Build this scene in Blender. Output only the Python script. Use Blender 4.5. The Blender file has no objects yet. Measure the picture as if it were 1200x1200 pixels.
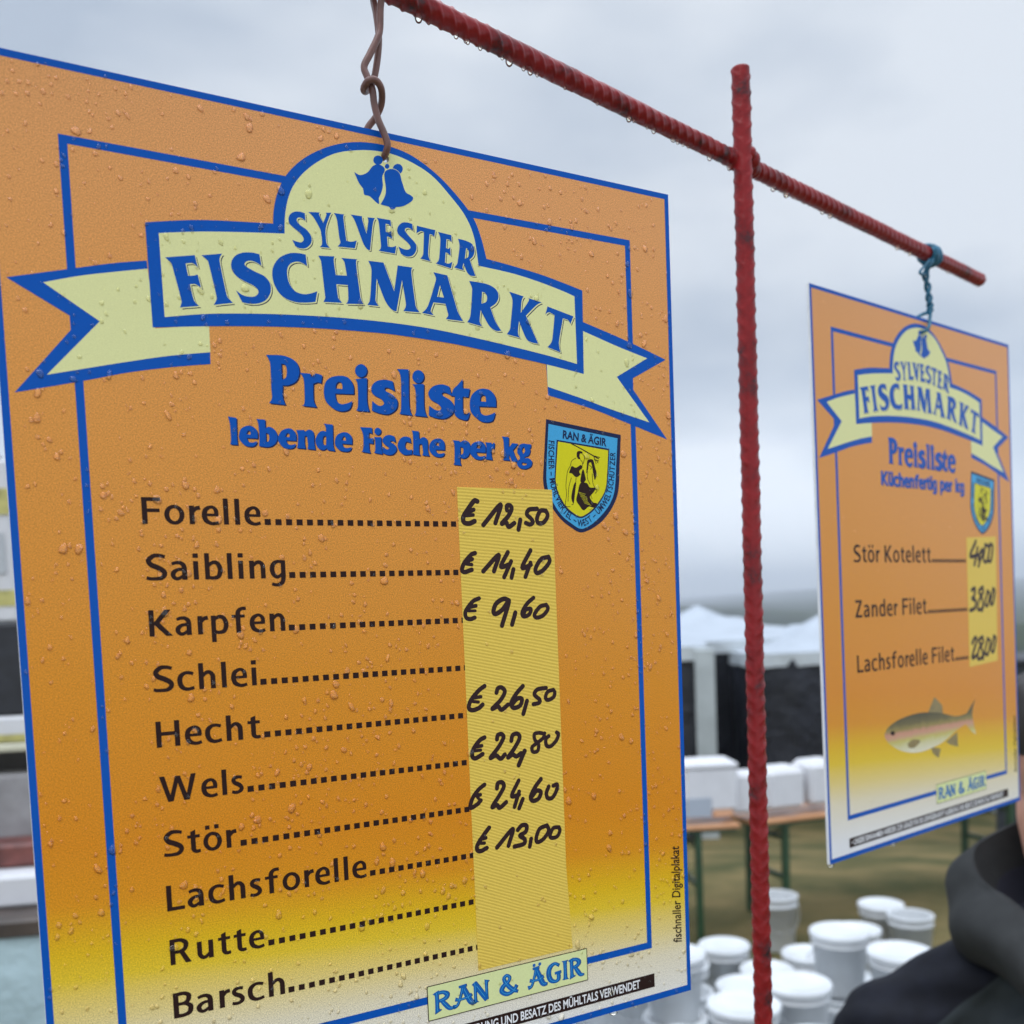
import bpy, math, random
import numpy as np
from mathutils import Vector, Matrix
from mathutils.geometry import tessellate_polygon
R = math.radians
random.seed(7); rng = np.random.default_rng(7)
SC = bpy.context.scene
COL = SC.collection

# ------------------------------------------------------------------ camera
FPX, CX, CY, IMG = 1190.0, 600.0, 800.0, 1200.0     # focal length and principal point (photo is the top of a portrait frame)
GRAV = Vector((0.0401, 0.9969, 0.0672)).normalized()   # gravity in camera axes (x right, y down, z forward)
FWD = (Vector((0, 0, 1)) - GRAV * GRAV.z).normalized()
RGT = GRAV.cross(FWD).normalized()
CAM = Vector((0, 0, 1.95))
def c2w_dir(v):
    v = Vector(v)
    return Vector((v.dot(RGT), v.dot(FWD), -v.dot(GRAV)))
def c2w(v): return CAM + c2w_dir(v)
def at(x, y, depth):                                  # a point seen at photo position x, y, at a depth in metres
    return c2w(((x - CX) / FPX * depth, (y - CY) / FPX * depth, depth))
cam = bpy.data.cameras.new('camera')
camo = bpy.data.objects.new('camera', cam); COL.objects.link(camo)
cam.sensor_width = 36.0
cam.lens = 36.0 * FPX / IMG
cam.shift_x = 0.0
cam.shift_y = (CY - IMG / 2) / IMG
cam.clip_start = 0.02; cam.clip_end = 20000
_x, _y, _z = c2w_dir((1, 0, 0)), c2w_dir((0, -1, 0)), c2w_dir((0, 0, -1))
camo.matrix_world = Matrix(((_x.x, _y.x, _z.x, CAM.x), (_x.y, _y.y, _z.y, CAM.y), (_x.z, _y.z, _z.z, CAM.z), (0, 0, 0, 1)))
cam.dof.use_dof = True
cam.dof.focus_distance = 0.62
cam.dof.aperture_fstop = 8.0
cam.dof.aperture_blades = 0
SC.camera = camo

# ------------------------------------------------------------------ sky, sun, exposure
SC.view_settings.view_transform = 'Standard'
SC.view_settings.look = 'None'
SC.view_settings.exposure = 0.07
SC.view_settings.gamma = 1.0
SUN_EL, SUN_AZ = R(52), R(205)                        # high, behind the camera, hidden by cloud
W = bpy.data.worlds.new('World'); SC.world = W; W.use_nodes = True
nt = W.node_tree; nt.nodes.clear()
def N(nt, t, **kw):
    n = nt.nodes.new(t)
    for k, v in kw.items(): setattr(n, k, v)
    return n
out = N(nt, 'ShaderNodeOutputWorld')
sky = N(nt, 'ShaderNodeTexSky', sky_type='NISHITA', sun_disc=False)
sky.sun_elevation = SUN_EL; sky.sun_rotation = SUN_AZ
b1 = N(nt, 'ShaderNodeBackground'); b1.inputs['Strength'].default_value = 0.10
nt.links.new(sky.outputs[0], b1.inputs['Color'])
tc = N(nt, 'ShaderNodeTexCoord')
mp = N(nt, 'ShaderNodeMapping'); mp.inputs['Scale'].default_value = (1.0, 1.0, 2.4); mp.inputs['Location'].default_value = (0.35, 0.2, 0.5)
nt.links.new(tc.outputs['Generated'], mp.inputs['Vector'])
n1 = N(nt, 'ShaderNodeTexNoise'); n1.inputs['Scale'].default_value = 2.6; n1.inputs['Detail'].default_value = 4; n1.inputs['Roughness'].default_value = 0.45
nt.links.new(mp.outputs[0], n1.inputs['Vector'])
cr = N(nt, 'ShaderNodeValToRGB')
cr.color_ramp.elements[0].position = 0.39; cr.color_ramp.elements[0].color = (0.46, 0.535, 0.645, 1)
cr.color_ramp.elements[1].position = 0.61; cr.color_ramp.elements[1].color = (0.77, 0.82, 0.885, 1)
nt.links.new(n1.outputs['Fac'], cr.inputs[0])
sx = N(nt, 'ShaderNodeSeparateXYZ'); nt.links.new(tc.outputs['Generated'], sx.inputs[0])
mr = N(nt, 'ShaderNodeMapRange', interpolation_type='SMOOTHSTEP')       # an overcast sky is brightest overhead
mr.inputs['From Min'].default_value = 0.5; mr.inputs['From Max'].default_value = 1.0
mr.inputs['To Min'].default_value = 0.98; mr.inputs['To Max'].default_value = 4.6
nt.links.new(sx.outputs['Z'], mr.inputs['Value'])
b2 = N(nt, 'ShaderNodeBackground')
mr2 = N(nt, 'ShaderNodeMapRange', interpolation_type='SMOOTHSTEP'); mr2.inputs['From Min'].default_value = -0.02; mr2.inputs['From Max'].default_value = 0.26
mr2.inputs['To Min'].default_value = 1.85; mr2.inputs['To Max'].default_value = 1.0       # paler towards the horizon
nt.links.new(sx.outputs['Z'], mr2.inputs['Value'])
mm_ = N(nt, 'ShaderNodeMath', operation='MULTIPLY'); nt.links.new(mr.outputs[0], mm_.inputs[0]); nt.links.new(mr2.outputs[0], mm_.inputs[1])
nt.links.new(cr.outputs[0], b2.inputs['Color']); nt.links.new(mm_.outputs[0], b2.inputs['Strength'])
ms = N(nt, 'ShaderNodeMixShader'); ms.inputs[0].default_value = 0.93
nt.links.new(b1.outputs[0], ms.inputs[1]); nt.links.new(b2.outputs[0], ms.inputs[2]); nt.links.new(ms.outputs[0], out.inputs['Surface'])
sl = bpy.data.lights.new('sun', 'SUN'); slo = bpy.data.objects.new('sun', sl); COL.objects.link(slo)
sl.energy = 0.8; sl.angle = R(35); sl.color = (1.0, 0.97, 0.92)
# the sky's sun_rotation runs clockwise from +Y
_sd = Vector((math.sin(SUN_AZ) * math.cos(SUN_EL), math.cos(SUN_AZ) * math.cos(SUN_EL), math.sin(SUN_EL)))
slo.rotation_euler = (-_sd).to_track_quat('-Z', 'Y').to_euler()
slo.location = _sd * 20
SC.cycles.max_bounces = 10; SC.cycles.transmission_bounces = 8; SC.cycles.transparent_max_bounces = 12
SC.cycles.caustics_refractive = True; SC.cycles.caustics_reflective = True
SC.cycles.use_denoising = True

# ------------------------------------------------------------------ materials
def mat(name, col, rough=0.6, spec=0.5, var=0.0, vscale=8.0, bump=0.0, bscale=40.0, metal=0.0, col2=None, sheen=0.0, coat=0.0, wet=None):
    m = bpy.data.materials.new(name); m.use_nodes = True
    t = m.node_tree; p = t.nodes['Principled BSDF']
    p.inputs['Roughness'].default_value = rough; p.inputs['Metallic'].default_value = metal
    p.inputs['Specular IOR Level'].default_value = spec
    p.inputs['Coat Weight'].default_value = coat; p.inputs['Coat Roughness'].default_value = 0.15
    p.inputs['Sheen Weight'].default_value = sheen
    co = N(t, 'ShaderNodeTexCoord')
    if var > 0 or col2:
        n = N(t, 'ShaderNodeTexNoise'); n.inputs['Scale'].default_value = vscale; n.inputs['Detail'].default_value = 5
        t.links.new(co.outputs['Object'], n.inputs['Vector'])
        r = N(t, 'ShaderNodeValToRGB')
        a = [c * (1 - var) for c in col]; b = list(col2) if col2 else [min(1, c * (1 + var)) for c in col]
        r.color_ramp.elements[0].position = 0.35; r.color_ramp.elements[1].position = 0.65
        r.color_ramp.elements[0].color = (*a, 1); r.color_ramp.elements[1].color = (*b, 1)
        t.links.new(n.outputs['Fac'], r.inputs[0]); t.links.new(r.outputs[0], p.inputs['Base Color'])
    else:
        p.inputs['Base Color'].default_value = (*col, 1)
    if bump > 0:
        n2 = N(t, 'ShaderNodeTexNoise'); n2.inputs['Scale'].default_value = bscale; n2.inputs['Detail'].default_value = 4
        t.links.new(co.outputs['Object'], n2.inputs['Vector'])
        bp = N(t, 'ShaderNodeBump'); bp.inputs['Strength'].default_value = bump; bp.inputs['Distance'].default_value = 0.3 / bscale
        t.links.new(n2.outputs['Fac'], bp.inputs['Height']); t.links.new(bp.outputs[0], p.inputs['Normal'])
    return m

def add_mist(t, p, grain, bumpd):
    """fine drizzle beads on a printed face: bump plus slightly paler beads"""
    co = N(t, 'ShaderNodeTexCoord')
    v = N(t, 'ShaderNodeTexNoise'); v.inputs['Scale'].default_value = 1500; v.inputs['Detail'].default_value = 2; v.inputs['Roughness'].default_value = 0.6
    t.links.new(co.outputs['Object'], v.inputs['Vector'])
    big = N(t, 'ShaderNodeTexNoise'); big.inputs['Scale'].default_value = 9; big.inputs['Detail'].default_value = 3
    t.links.new(co.outputs['Object'], big.inputs['Vector'])
    k = N(t, 'ShaderNodeMapRange'); k.inputs['From Min'].default_value = 0.3; k.inputs['From Max'].default_value = 0.65
    k.inputs['To Min'].default_value = 0.25; k.inputs['To Max'].default_value = 1.0
    t.links.new(big.outputs['Fac'], k.inputs['Value'])
    st = N(t, 'ShaderNodeMath', operation='MULTIPLY'); st.inputs[1].default_value = grain
    t.links.new(k.outputs[0], st.inputs[0])
    bp = N(t, 'ShaderNodeBump'); bp.inputs['Distance'].default_value = bumpd
    t.links.new(st.outputs[0], bp.inputs['Strength']); t.links.new(v.outputs['Fac'], bp.inputs['Height'])
    t.links.new(bp.outputs[0], p.inputs['Normal'])
    return v, k

def print_mat(name, col, rough=0.33, grain=0.5, amt=0.10, ramp=None):
    m = bpy.data.materials.new(name); m.use_nodes = True
    t = m.node_tree; p = t.nodes['Principled BSDF']
    p.inputs['Roughness'].default_value = rough; p.inputs['Specular IOR Level'].default_value = 0.13
    v, k = add_mist(t, p, grain, 0.00018)
    base = None
    if ramp:
        co = N(t, 'ShaderNodeTexCoord'); s = N(t, 'ShaderNodeSeparateXYZ'); t.links.new(co.outputs['Object'], s.inputs[0])
        mr = N(t, 'ShaderNodeMapRange'); mr.inputs['From Min'].default_value = 0.0; mr.inputs['From Max'].default_value = -0.5565
        # the print's fade runs slightly aslant
        ax = N(t, 'ShaderNodeMath', operation='MULTIPLY_ADD'); ax.inputs[1].default_value = 0.07; t.links.new(s.outputs['X'], ax.inputs[0]); t.links.new(s.outputs['Y'], ax.inputs[2])
        t.links.new(ax.outputs[0], mr.inputs['Value'])
        r = N(t, 'ShaderNodeValToRGB'); e = r.color_ramp.elements
        while len(e) > 1: e.remove(e[-1])
        e[0].position, e[0].color = ramp[0][0], (*ramp[0][1], 1)
        for pos, c in ramp[1:]:
            q = e.new(pos); q.color = (*c, 1)
        t.links.new(mr.outputs[0], r.inputs[0]); base = r.outputs[0]
    mx = N(t, 'ShaderNodeMix', data_type='RGBA', blend_type='MULTIPLY')
    mx.inputs[0].default_value = 1.0
    if base: t.links.new(base, mx.inputs[6])
    else: mx.inputs[6].default_value = (*col, 1)
    g = N(t, 'ShaderNodeMapRange'); g.inputs['From Min'].default_value = 0.3; g.inputs['From Max'].default_value = 0.7
    g.inputs['To Min'].default_value = 1 - amt; g.inputs['To Max'].default_value = 1 + amt; g.clamp = False
    t.links.new(v.outputs['Fac'], g.inputs['Value'])
    cc = N(t, 'ShaderNodeCombineColor')
    for i in range(3): t.links.new(g.outputs[0], cc.inputs[i])
    t.links.new(cc.outputs[0], mx.inputs[7])
    t.links.new(mx.outputs[2], p.inputs['Base Color'])
    return m

# ------------------------------------------------------------------ object helpers
def tag(o, label=None, cat=None, group=None, kind=None):
    if label: o['label'] = label
    if cat: o['category'] = cat
    if group: o['group'] = group
    if kind: o['kind'] = kind
    return o
def empty(name, loc=(0, 0, 0), rz=0.0, label=None, cat=None, group=None):
    o = bpy.data.objects.new(name, None); COL.objects.link(o)
    o.empty_display_size = 0.05
    o.location = loc; o.rotation_euler = (0, 0, rz)
    return tag(o, label, cat, group)
class MB:
    def __init__(s): s.v = []; s.f = []; s.mi = []
    def add(s, vs, fs, mi=0):
        b = len(s.v); s.v += [tuple(v) for v in vs]; s.f += [tuple(b + i for i in f) for f in fs]; s.mi += [mi] * len(fs); return s
    def box(s, lo, hi, bev=0.0, M=None, mi=0):
        (x0, y0, z0), (x1, y1, z1) = lo, hi
        if bev <= 0:
            vs = [(x0, y0, z0), (x1, y0, z0), (x1, y1, z0), (x0, y1, z0), (x0, y0, z1), (x1, y0, z1), (x1, y1, z1), (x0, y1, z1)]
            fs = [(3, 2, 1, 0), (4, 5, 6, 7), (0, 1, 5, 4), (1, 2, 6, 5), (2, 3, 7, 6), (3, 0, 4, 7)]
        else:
            b = min(bev, (x1 - x0) / 2.01, (y1 - y0) / 2.01, (z1 - z0) / 2.01)
            rings = []
            def ring(x0, y0, x1, y1, c, z):
                return [(x0 + c, y0, z), (x1 - c, y0, z), (x1, y0 + c, z), (x1, y1 - c, z), (x1 - c, y1, z), (x0 + c, y1, z), (x0, y1 - c, z), (x0, y0 + c, z)]
            rings = [ring(x0 + b, y0 + b, x1 - b, y1 - b, b * .5, z0), ring(x0, y0, x1, y1, b, z0 + b), ring(x0, y0, x1, y1, b, z1 - b), ring(x0 + b, y0 + b, x1 - b, y1 - b, b * .5, z1)]
            vs = [v for r in rings for v in r]; fs = []
            for k in range(3):
                for i in range(8): fs.append((k * 8 + i, k * 8 + (i + 1) % 8, (k + 1) * 8 + (i + 1) % 8, (k + 1) * 8 + i))
            fs += [tuple(reversed(range(8))), tuple(range(24, 32))]
        if M is not None: vs = [M @ Vector(v) for v in vs]
        return s.add(vs, fs, mi)
    def tube(s, pts, rad, seg=10, cap=True, mi=0):
        pts = [Vector(p) for p in pts]; n = len(pts)
        rad = [rad] * n if not hasattr(rad, '__len__') else rad
        T = [(pts[min(i + 1, n - 1)] - pts[max(i - 1, 0)]).normalized() for i in range(n)]
        up = Vector((0, 0, 1)) if abs(T[0].z) < .9 else Vector((1, 0, 0))
        u = T[0].cross(up).normalized(); vs = []
        for i in range(n):
            u = (u - T[i] * u.dot(T[i])).normalized(); w = T[i].cross(u)
            for k in range(seg):
                a = 2 * math.pi * k / seg; vs.append(pts[i] + (u * math.cos(a) + w * math.sin(a)) * rad[i])
        fs = []
        for i in range(n - 1):
            for k in range(seg): fs.append((i * seg + k, i * seg + (k + 1) % seg, (i + 1) * seg + (k + 1) % seg, (i + 1) * seg + k))
        if cap: fs += [tuple(reversed(range(seg))), tuple(range((n - 1) * seg, n * seg))]
        return s.add(vs, fs, mi)
    def lathe(s, prof, seg=28, c=(0, 0, 0), mi=0, close=True):
        vs = []; fs = []
        for r, z in prof:
            for k in range(seg):
                a = 2 * math.pi * k / seg; vs.append((c[0] + r * math.cos(a), c[1] + r * math.sin(a), c[2] + z))
        for i in range(len(prof) - 1):
            for k in range(seg): fs.append((i * seg + k, i * seg + (k + 1) % seg, (i + 1) * seg + (k + 1) % seg, (i + 1) * seg + k))
        if close: fs += [tuple(reversed(range(seg))), tuple(range((len(prof) - 1) * seg, len(prof) * seg))]
        return s.add(vs, fs, mi)
    def ball(s, c, r, seg=16, rings=10, M=None, mi=0):
        r = (r, r, r) if not hasattr(r, '__len__') else r; vs = []; fs = []
        for i in range(rings + 1):
            t = math.pi * i / rings
            for k in range(seg):
                a = 2 * math.pi * k / seg
                v = Vector((r[0] * math.sin(t) * math.cos(a), r[1] * math.sin(t) * math.sin(a), r[2] * math.cos(t)))
                vs.append((M @ v if M is not None else v) + Vector(c))
        for i in range(rings):
            for k in range(seg): fs.append((i * seg + k, (i + 1) * seg + k, (i + 1) * seg + (k + 1) % seg, i * seg + (k + 1) % seg))
        return s.add(vs, fs, mi)
    def build(s, name, m, parent=None, smooth=False, loc=None):
        me = bpy.data.meshes.new(name); me.from_pydata(s.v, [], s.f); me.update()
        for mm in (m if isinstance(m, (list, tuple)) else [m]): me.materials.append(mm)
        if any(s.mi): me.polygons.foreach_set('material_index', s.mi)
        if smooth: me.polygons.foreach_set('use_smooth', [True] * len(me.polygons))
        o = bpy.data.objects.new(name, me); COL.objects.link(o)
        if parent is not None: o.parent = parent
        if loc is not None: o.location = loc
        return o
def copy_tree(o, parent=None):
    c = o.copy(); COL.objects.link(c)
    if parent is not None: c.parent = parent
    for ch in list(o.children): copy_tree(ch, c)
    return c
def crom(P, n=8):
    P = [np.array(p, float) for p in P]; Q = [2 * P[0] - P[1]] + P + [2 * P[-1] - P[-2]]; o = []
    for i in range(1, len(Q) - 2):
        a, b, c, d = Q[i - 1:i + 3]
        for k in range(n):
            t = k / n; o.append(.5 * (2 * b + (c - a) * t + (2 * a - 5 * b + 4 * c - d) * t * t + (3 * b - a - 3 * c + d) * t ** 3))
    o.append(P[-1]); return o

# ------------------------------------------------------------------ flat artwork (millimetres on the board: u right, v down)
def parse(s):
    """'x,y x,y~ ...' in 1/100 mm; ~ marks a point on a smooth run; '|' separates rings"""
    rings = []
    for poly in s.split('|'):
        P = [];S = []
        for tok in poly.split():
            sm = tok.endswith('~'); x, y = tok.rstrip('~').split(','); P.append((int(x) / 100, int(y) / 100)); S.append(sm)
        n = len(P); o = []
        for i in range(n):
            a, b, c, d = P[i - 1], P[i], P[(i + 1) % n], P[(i + 2) % n]
            if not (S[i] or S[(i + 1) % n]): o.append(b); continue
            if not S[i]: a = b
            if not S[(i + 1) % n]: d = c
            L = math.dist(b, c); k = max(2, min(10, int(L / 0.5)))
            for j in range(k):
                t = j / k
                o.append(tuple(.5 * (2 * b[q] + (c[q] - a[q]) * t + (2 * a[q] - 5 * b[q] + 4 * c[q] - d[q]) * t * t + (3 * b[q] - a[q] - 3 * c[q] + d[q]) * t ** 3) for q in (0, 1)))
        rings.append(o)
    return rings
def uv3(u, v, z=0.0): return (u / 1000, -v / 1000, z / 1000)
def area2(r): return sum(r[i - 1][0] * r[i][1] - r[i][0] * r[i - 1][1] for i in range(len(r)))
def fill(mb, rings, z, du=0.0, dv=0.0, mi=0):
    V = [[Vector((u + du, v + dv, 0)) for u, v in r] for r in rings]
    flat = [p for r in V for p in r]
    tris = tessellate_polygon(V)
    fs = []
    for a, b, c in tris:
        A = (flat[b].x - flat[a].x) * (flat[c].y - flat[a].y) - (flat[c].x - flat[a].x) * (flat[b].y - flat[a].y)
        if abs(A) < 1e-9: continue
        fs.append((a, b, c) if A < 0 else (a, c, b))     # v runs down, so this faces the viewer
    mb.add([uv3(p.x, p.y, z) for p in flat], fs, mi)
def poly_sdf(X, Y, poly):
    p = np.array(poly); q = np.roll(p, -1, 0); d2 = np.full(X.shape, 1e9); wn = np.zeros(X.shape, int)
    for (ax, ay), (bx, by) in zip(p, q):
        ex, ey = bx - ax, by - ay; L = ex * ex + ey * ey
        if L < 1e-14: continue
        wx, wy = X - ax, Y - ay; t = np.clip((wx * ex + wy * ey) / L, 0, 1)
        d2 = np.minimum(d2, (wx - t * ex) ** 2 + (wy - t * ey) ** 2)
        cr_ = ex * wy - ey * wx
        wn += ((ay <= Y) & (by > Y) & (cr_ > 0)).astype(int) - ((ay > Y) & (by <= Y) & (cr_ < 0)).astype(int)
    d = np.sqrt(d2); return np.where(wn != 0, -d, d)
def cap_sdf(X, Y, pts, r):
    d = np.full(X.shape, 1e9)
    for (ax, ay), (bx, by) in zip(pts[:-1], pts[1:]):
        ex, ey = bx - ax, by - ay; L = ex * ex + ey * ey + 1e-12
        t = np.clip(((X - ax) * ex + (Y - ay) * ey) / L, 0, 1)
        d = np.minimum(d, np.hypot(X - ax - t * ex, Y - ay - t * ey))
    return d - r
def ribbon(pts):
    """pts (x, y, w) along a centre line -> outline polygon with square ends"""
    P = np.array([p[:2] for p in pts], float); w = np.array([p[2] for p in pts]) / 2
    T = np.gradient(P, axis=0); T /= np.maximum(np.linalg.norm(T, axis=1, keepdims=True), 1e-9)
    Nn = np.stack([-T[:, 1], T[:, 0]], 1)
    return list(map(tuple, np.vstack([P + Nn * w[:, None], (P - Nn * w[:, None])[::-1]])))
def sdf_mesh(mb, items, z, h, grow=0.0, du=0.0, dv=0.0, mi=0):
    """items: ('p', polygon) | ('x', polygon: cut out) | ('c', points, radius), in mm with v down; union meshed by marching squares"""
    allp = np.vstack([np.array(i[1]) for i in items]); pad = grow + max([i[2] for i in items if i[0] == 'c'] + [0]) + 3 * h
    lo = allp.min(0) - pad; hi = allp.max(0) + pad
    xs = np.arange(lo[0], hi[0] + h, h); ys = np.arange(lo[1], hi[1] + h, h)
    X, Y = np.meshgrid(xs, ys); D = np.full(X.shape, 9.0)
    for it in items:
        q = np.array(it[1]); r = (it[2] if it[0] == 'c' else 0) + 3 * h + grow + 1
        i0, i1 = np.searchsorted(xs, [q[:, 0].min() - r, q[:, 0].max() + r]); j0, j1 = np.searchsorted(ys, [q[:, 1].min() - r, q[:, 1].max() + r])
        sl_ = (slice(j0, j1), slice(i0, i1))
        if it[0] == 'c': D[sl_] = np.minimum(D[sl_], cap_sdf(X[sl_], Y[sl_], it[1], it[2]))
        else:
            d = poly_sdf(X[sl_], Y[sl_], it[1])
            D[sl_] = np.minimum(D[sl_], d) if it[0] == 'p' else np.maximum(D[sl_], -d)
    D = D - grow; D = np.where(np.abs(D) < 1e-6, 1e-6, D); I = D < 0
    full = I[:-1, :-1] & I[:-1, 1:] & I[1:, :-1] & I[1:, 1:]
    anyc = (I[:-1, :-1] | I[:-1, 1:] | I[1:, :-1] | I[1:, 1:]) & ~full
    vs = []; fs = []
    for j in range(full.shape[0]):
        row = full[j]
        if row.any():
            e = np.diff(np.concatenate([[0], row.astype(int), [0]])); st = np.where(e == 1)[0]; en = np.where(e == -1)[0]
            for a, b in zip(st, en):
                k = len(vs); vs += [(xs[a], ys[j]), (xs[a], ys[j + 1]), (xs[b], ys[j + 1]), (xs[b], ys[j])]; fs.append((k, k + 1, k + 2, k + 3))
    for j, i in zip(*np.where(anyc)):
        c = [(i, j), (i, j + 1), (i + 1, j + 1), (i + 1, j)]; o = []
        for k in range(4):
            (a, b), (a2, b2) = c[k], c[(k + 1) % 4]; d0, d1 = D[b, a], D[b2, a2]
            if d0 < 0: o.append((xs[a], ys[b]))
            if (d0 < 0) != (d1 < 0):
                t = d0 / (d0 - d1); o.append((xs[a] + (xs[a2] - xs[a]) * t, ys[b] + (ys[b2] - ys[b]) * t))
        if len(o) >= 3:
            k = len(vs); vs += o; fs.append(tuple(range(k, k + len(o))))
    mb.add([uv3(u + du, v + dv, z) for u, v in vs], fs, mi)

# a humanist sans drawn as strokes: x-height 100, capitals 140, y up
def rc(x0, y0, x1, y1): return [(x0, y0), (x1, y0), (x1, y1), (x0, y1)]
def ring_(cx, cy, a, b, n=28): return [(cx + a * math.cos(2 * math.pi * i / n), cy + b * math.sin(2 * math.pi * i / n)) for i in range(n)]
def rb(*p): return ribbon(crom(p, 6))
GL = {
 'F': (96, [rc(0, 0, 27, 140), rc(20, 120, 96, 140), rc(20, 62, 90, 81)]),
 'S': (112, [rb((103, 123, 18), (78, 130, 19), (46, 129, 22), (18, 106, 26), (30, 82, 27), (62, 67, 28), (92, 48, 27), (96, 28, 25), (78, 11, 21), (48, 8, 18), (20, 9, 18), (3, 14, 18))]),
 'K': (122, [rc(0, 0, 27, 140), [(22, 70), (84, 140), (118, 140), (56, 71), (123, 0), (88, 0), (22, 66)]]),
 'H': (122, [rc(0, 0, 27, 140), rc(95, 0, 122, 140), rc(20, 62, 100, 82)]),
 'W': (199, [[(0, 140), (29, 140), (56, 36), (86, 136), (113, 136), (144, 36), (171, 140), (199, 140), (158, 0), (128, 0), (99, 98), (71, 0), (42, 0)]]),
 'L': (94, [rc(0, 0, 27, 140), rc(20, 0, 94, 20)]),
 'R': (113, [rc(0, 0, 27, 140), rb((20, 130, 20), (58, 130, 20), (84, 115, 25), (88, 98, 27), (78, 77, 24), (52, 67, 18), (20, 67, 18)), [(46, 70), (76, 66), (114, 0), (82, 0)]]),
 'B': (101, [rc(0, 0, 27, 140), rb((20, 130, 20), (56, 130, 20), (77, 118, 24), (80, 104, 26), (72, 84, 23), (50, 75, 18), (20, 75, 18)), rb((20, 75, 17), (58, 73, 18), (84, 57, 25), (87, 38, 27), (79, 19, 25), (54, 10, 20), (20, 10, 20))]),
 'Z': (102, [rc(2, 120, 100, 140), rc(0, 0, 102, 20), [(2, 18), (68, 122), (100, 122), (34, 18)]]),
 'a': (86, [rc(59, 0, 86, 66), rb((8, 86, 17), (30, 92, 18), (52, 91, 20), (69, 78, 25), (72.5, 58, 27)), rb((64, 57, 16), (36, 54, 18), (15, 39, 25), (13, 22, 25), (25, 8, 19), (42, 8, 18), (66, 22, 16))]),
 'i': (27, [rc(0, 0, 27, 100), rc(-1, 117, 28, 141)]),
 'l': (27, [rc(0, 0, 27, 142)]),
 'b': (97, [rc(0, 0, 26, 142), rb((18, 74, 18), (46, 92, 20), (71, 84, 24), (83, 52, 27), (72, 16, 24), (44, 7, 19), (18, 11, 18))]),
 'd': (97, [rc(71, 0, 97, 142), rb((79, 74, 18), (51, 92, 20), (26, 84, 24), (14, 52, 27), (25, 16, 24), (53, 7, 19), (79, 11, 18))]),
 'p': (97, [rc(0, -45, 26, 100), rb((18, 80, 18), (46, 93, 20), (71, 84, 24), (83, 50, 27), (72, 16, 24), (44, 7, 19), (18, 12, 18))]),
 'g': (90, [rb((80, 89, 18), (48, 94, 18), (22, 80, 25), (13, 50, 27), (22, 20, 25), (44, 7, 19), (70, 24, 17)), rb((77, 100, 26), (77, 60, 26), (76, 5, 26), (68, -24, 24), (46, -36, 19), (26, -36, 18), (9, -31, 18))]),
 'n': (90, [rc(0, 0, 27, 100), rb((20, 70, 16), (42, 89, 20), (62, 89, 22), (75, 72, 26), (76.5, 52, 27), (76.5, 0, 27))]),
 'h': (90, [rc(0, 0, 27, 142), rb((20, 70, 16), (42, 89, 20), (62, 89, 22), (75, 72, 26), (76.5, 52, 27), (76.5, 0, 27))]),
 'u': (90, [rc(63, 0, 90, 100), rb((70, 30, 16), (48, 11, 20), (28, 11, 22), (15, 28, 26), (13.5, 48, 27), (13.5, 100, 27))]),
 'r': (58, [rc(0, 0, 27, 100), rb((18, 66, 18), (36, 85, 21), (58, 90, 23))]),
 's': (70, [rb((62, 88, 18), (42, 92, 18), (22, 88, 21), (13, 74, 23), (22, 60, 24), (43, 48, 25), (56, 34, 24), (55, 19, 23), (38, 8, 18), (20, 7, 18), (2, 12, 18))]),
 'c': (90, [rb((87, 87, 18), (62, 94, 18), (40, 92, 19), (19, 76, 26), (13.5, 50, 27), (21, 22, 26), (42, 7, 20), (65, 6, 18), (89, 12, 18))]),
 'e': (91, [rc(18, 44, 88, 59), rb((78, 50, 24), (76, 76, 23), (62, 92, 18), (44, 93, 18), (21, 78, 25), (13.5, 50, 27), (22, 21, 26), (46, 6.5, 19), (66, 5, 18), (88, 11, 18))]),
 't': (70, [[(18, 20), (45, 20), (45, 128), (18, 118)], rc(0, 83, 69, 100), rb((31.5, 45, 27), (33, 20, 26), (46, 8, 20), (70, 9, 18))]),
 'f': (84, [rc(22, 0, 49, 100), rb((35.5, 92, 27), (37, 115, 26), (54, 132, 20), (83, 134, 19)), rc(0, 83, 74, 100)]),
 'k': (98, [rc(0, 0, 27, 142), [(22, 50), (62, 100), (96, 100), (55, 54), (99, 0), (64, 0), (22, 46)]]),
 'o': (104, [ring_(52, 50, 52, 53)], [ring_(52, 50, 26, 34)]),
}
GL['ö'] = (104, GL['o'][1] + [rc(14, 118, 39, 141), rc(65, 118, 90, 141)], GL['o'][2])
GL['ü'] = (90, GL['u'][1] + [rc(8, 118, 33, 141), rc(57, 118, 82, 141)])
ROUND = set('oöecdgsaSB')
def lay_word(word, x0, base, xh, x1=None, gap=1.0, space=52):
    """glyph polygons in mm, set from x0 and, when x1 is given, spaced to end there; xh is the x-height in mm"""
    s = xh / 100; pos = []; x = 0; prev = None
    for ch in word:
        if ch == ' ': x += space; prev = None; continue
        if prev is not None:
            x += 34 * gap - (9 if prev in 'oöecbpsSBr' else 0) - (9 if ch in 'oöecdgsaS' else 0) - (9 if prev in 'fFrLtKk' else 0) - (6 if ch in 'ft' else 0)
        pos.append((ch, x)); x += GL[ch][0]; prev = ch
    sx_ = s if x1 is None else (x1 - x0) / x
    items = []
    for ch, px in pos:
        g = GL[ch]
        for k, q in ((('p'), g[1]), (('x'), g[2] if len(g) > 2 else [])):
            for poly in q: items.append((k, [(x0 + (px + a) * sx_, base - b * s) for a, b in poly], ch, px))
    # a cut must only bite its own letter: mesh letter by letter
    out_ = []
    for ch, px in pos: out_.append([(i[0], i[1]) for i in items if i[3] == px])
    return out_

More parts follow.
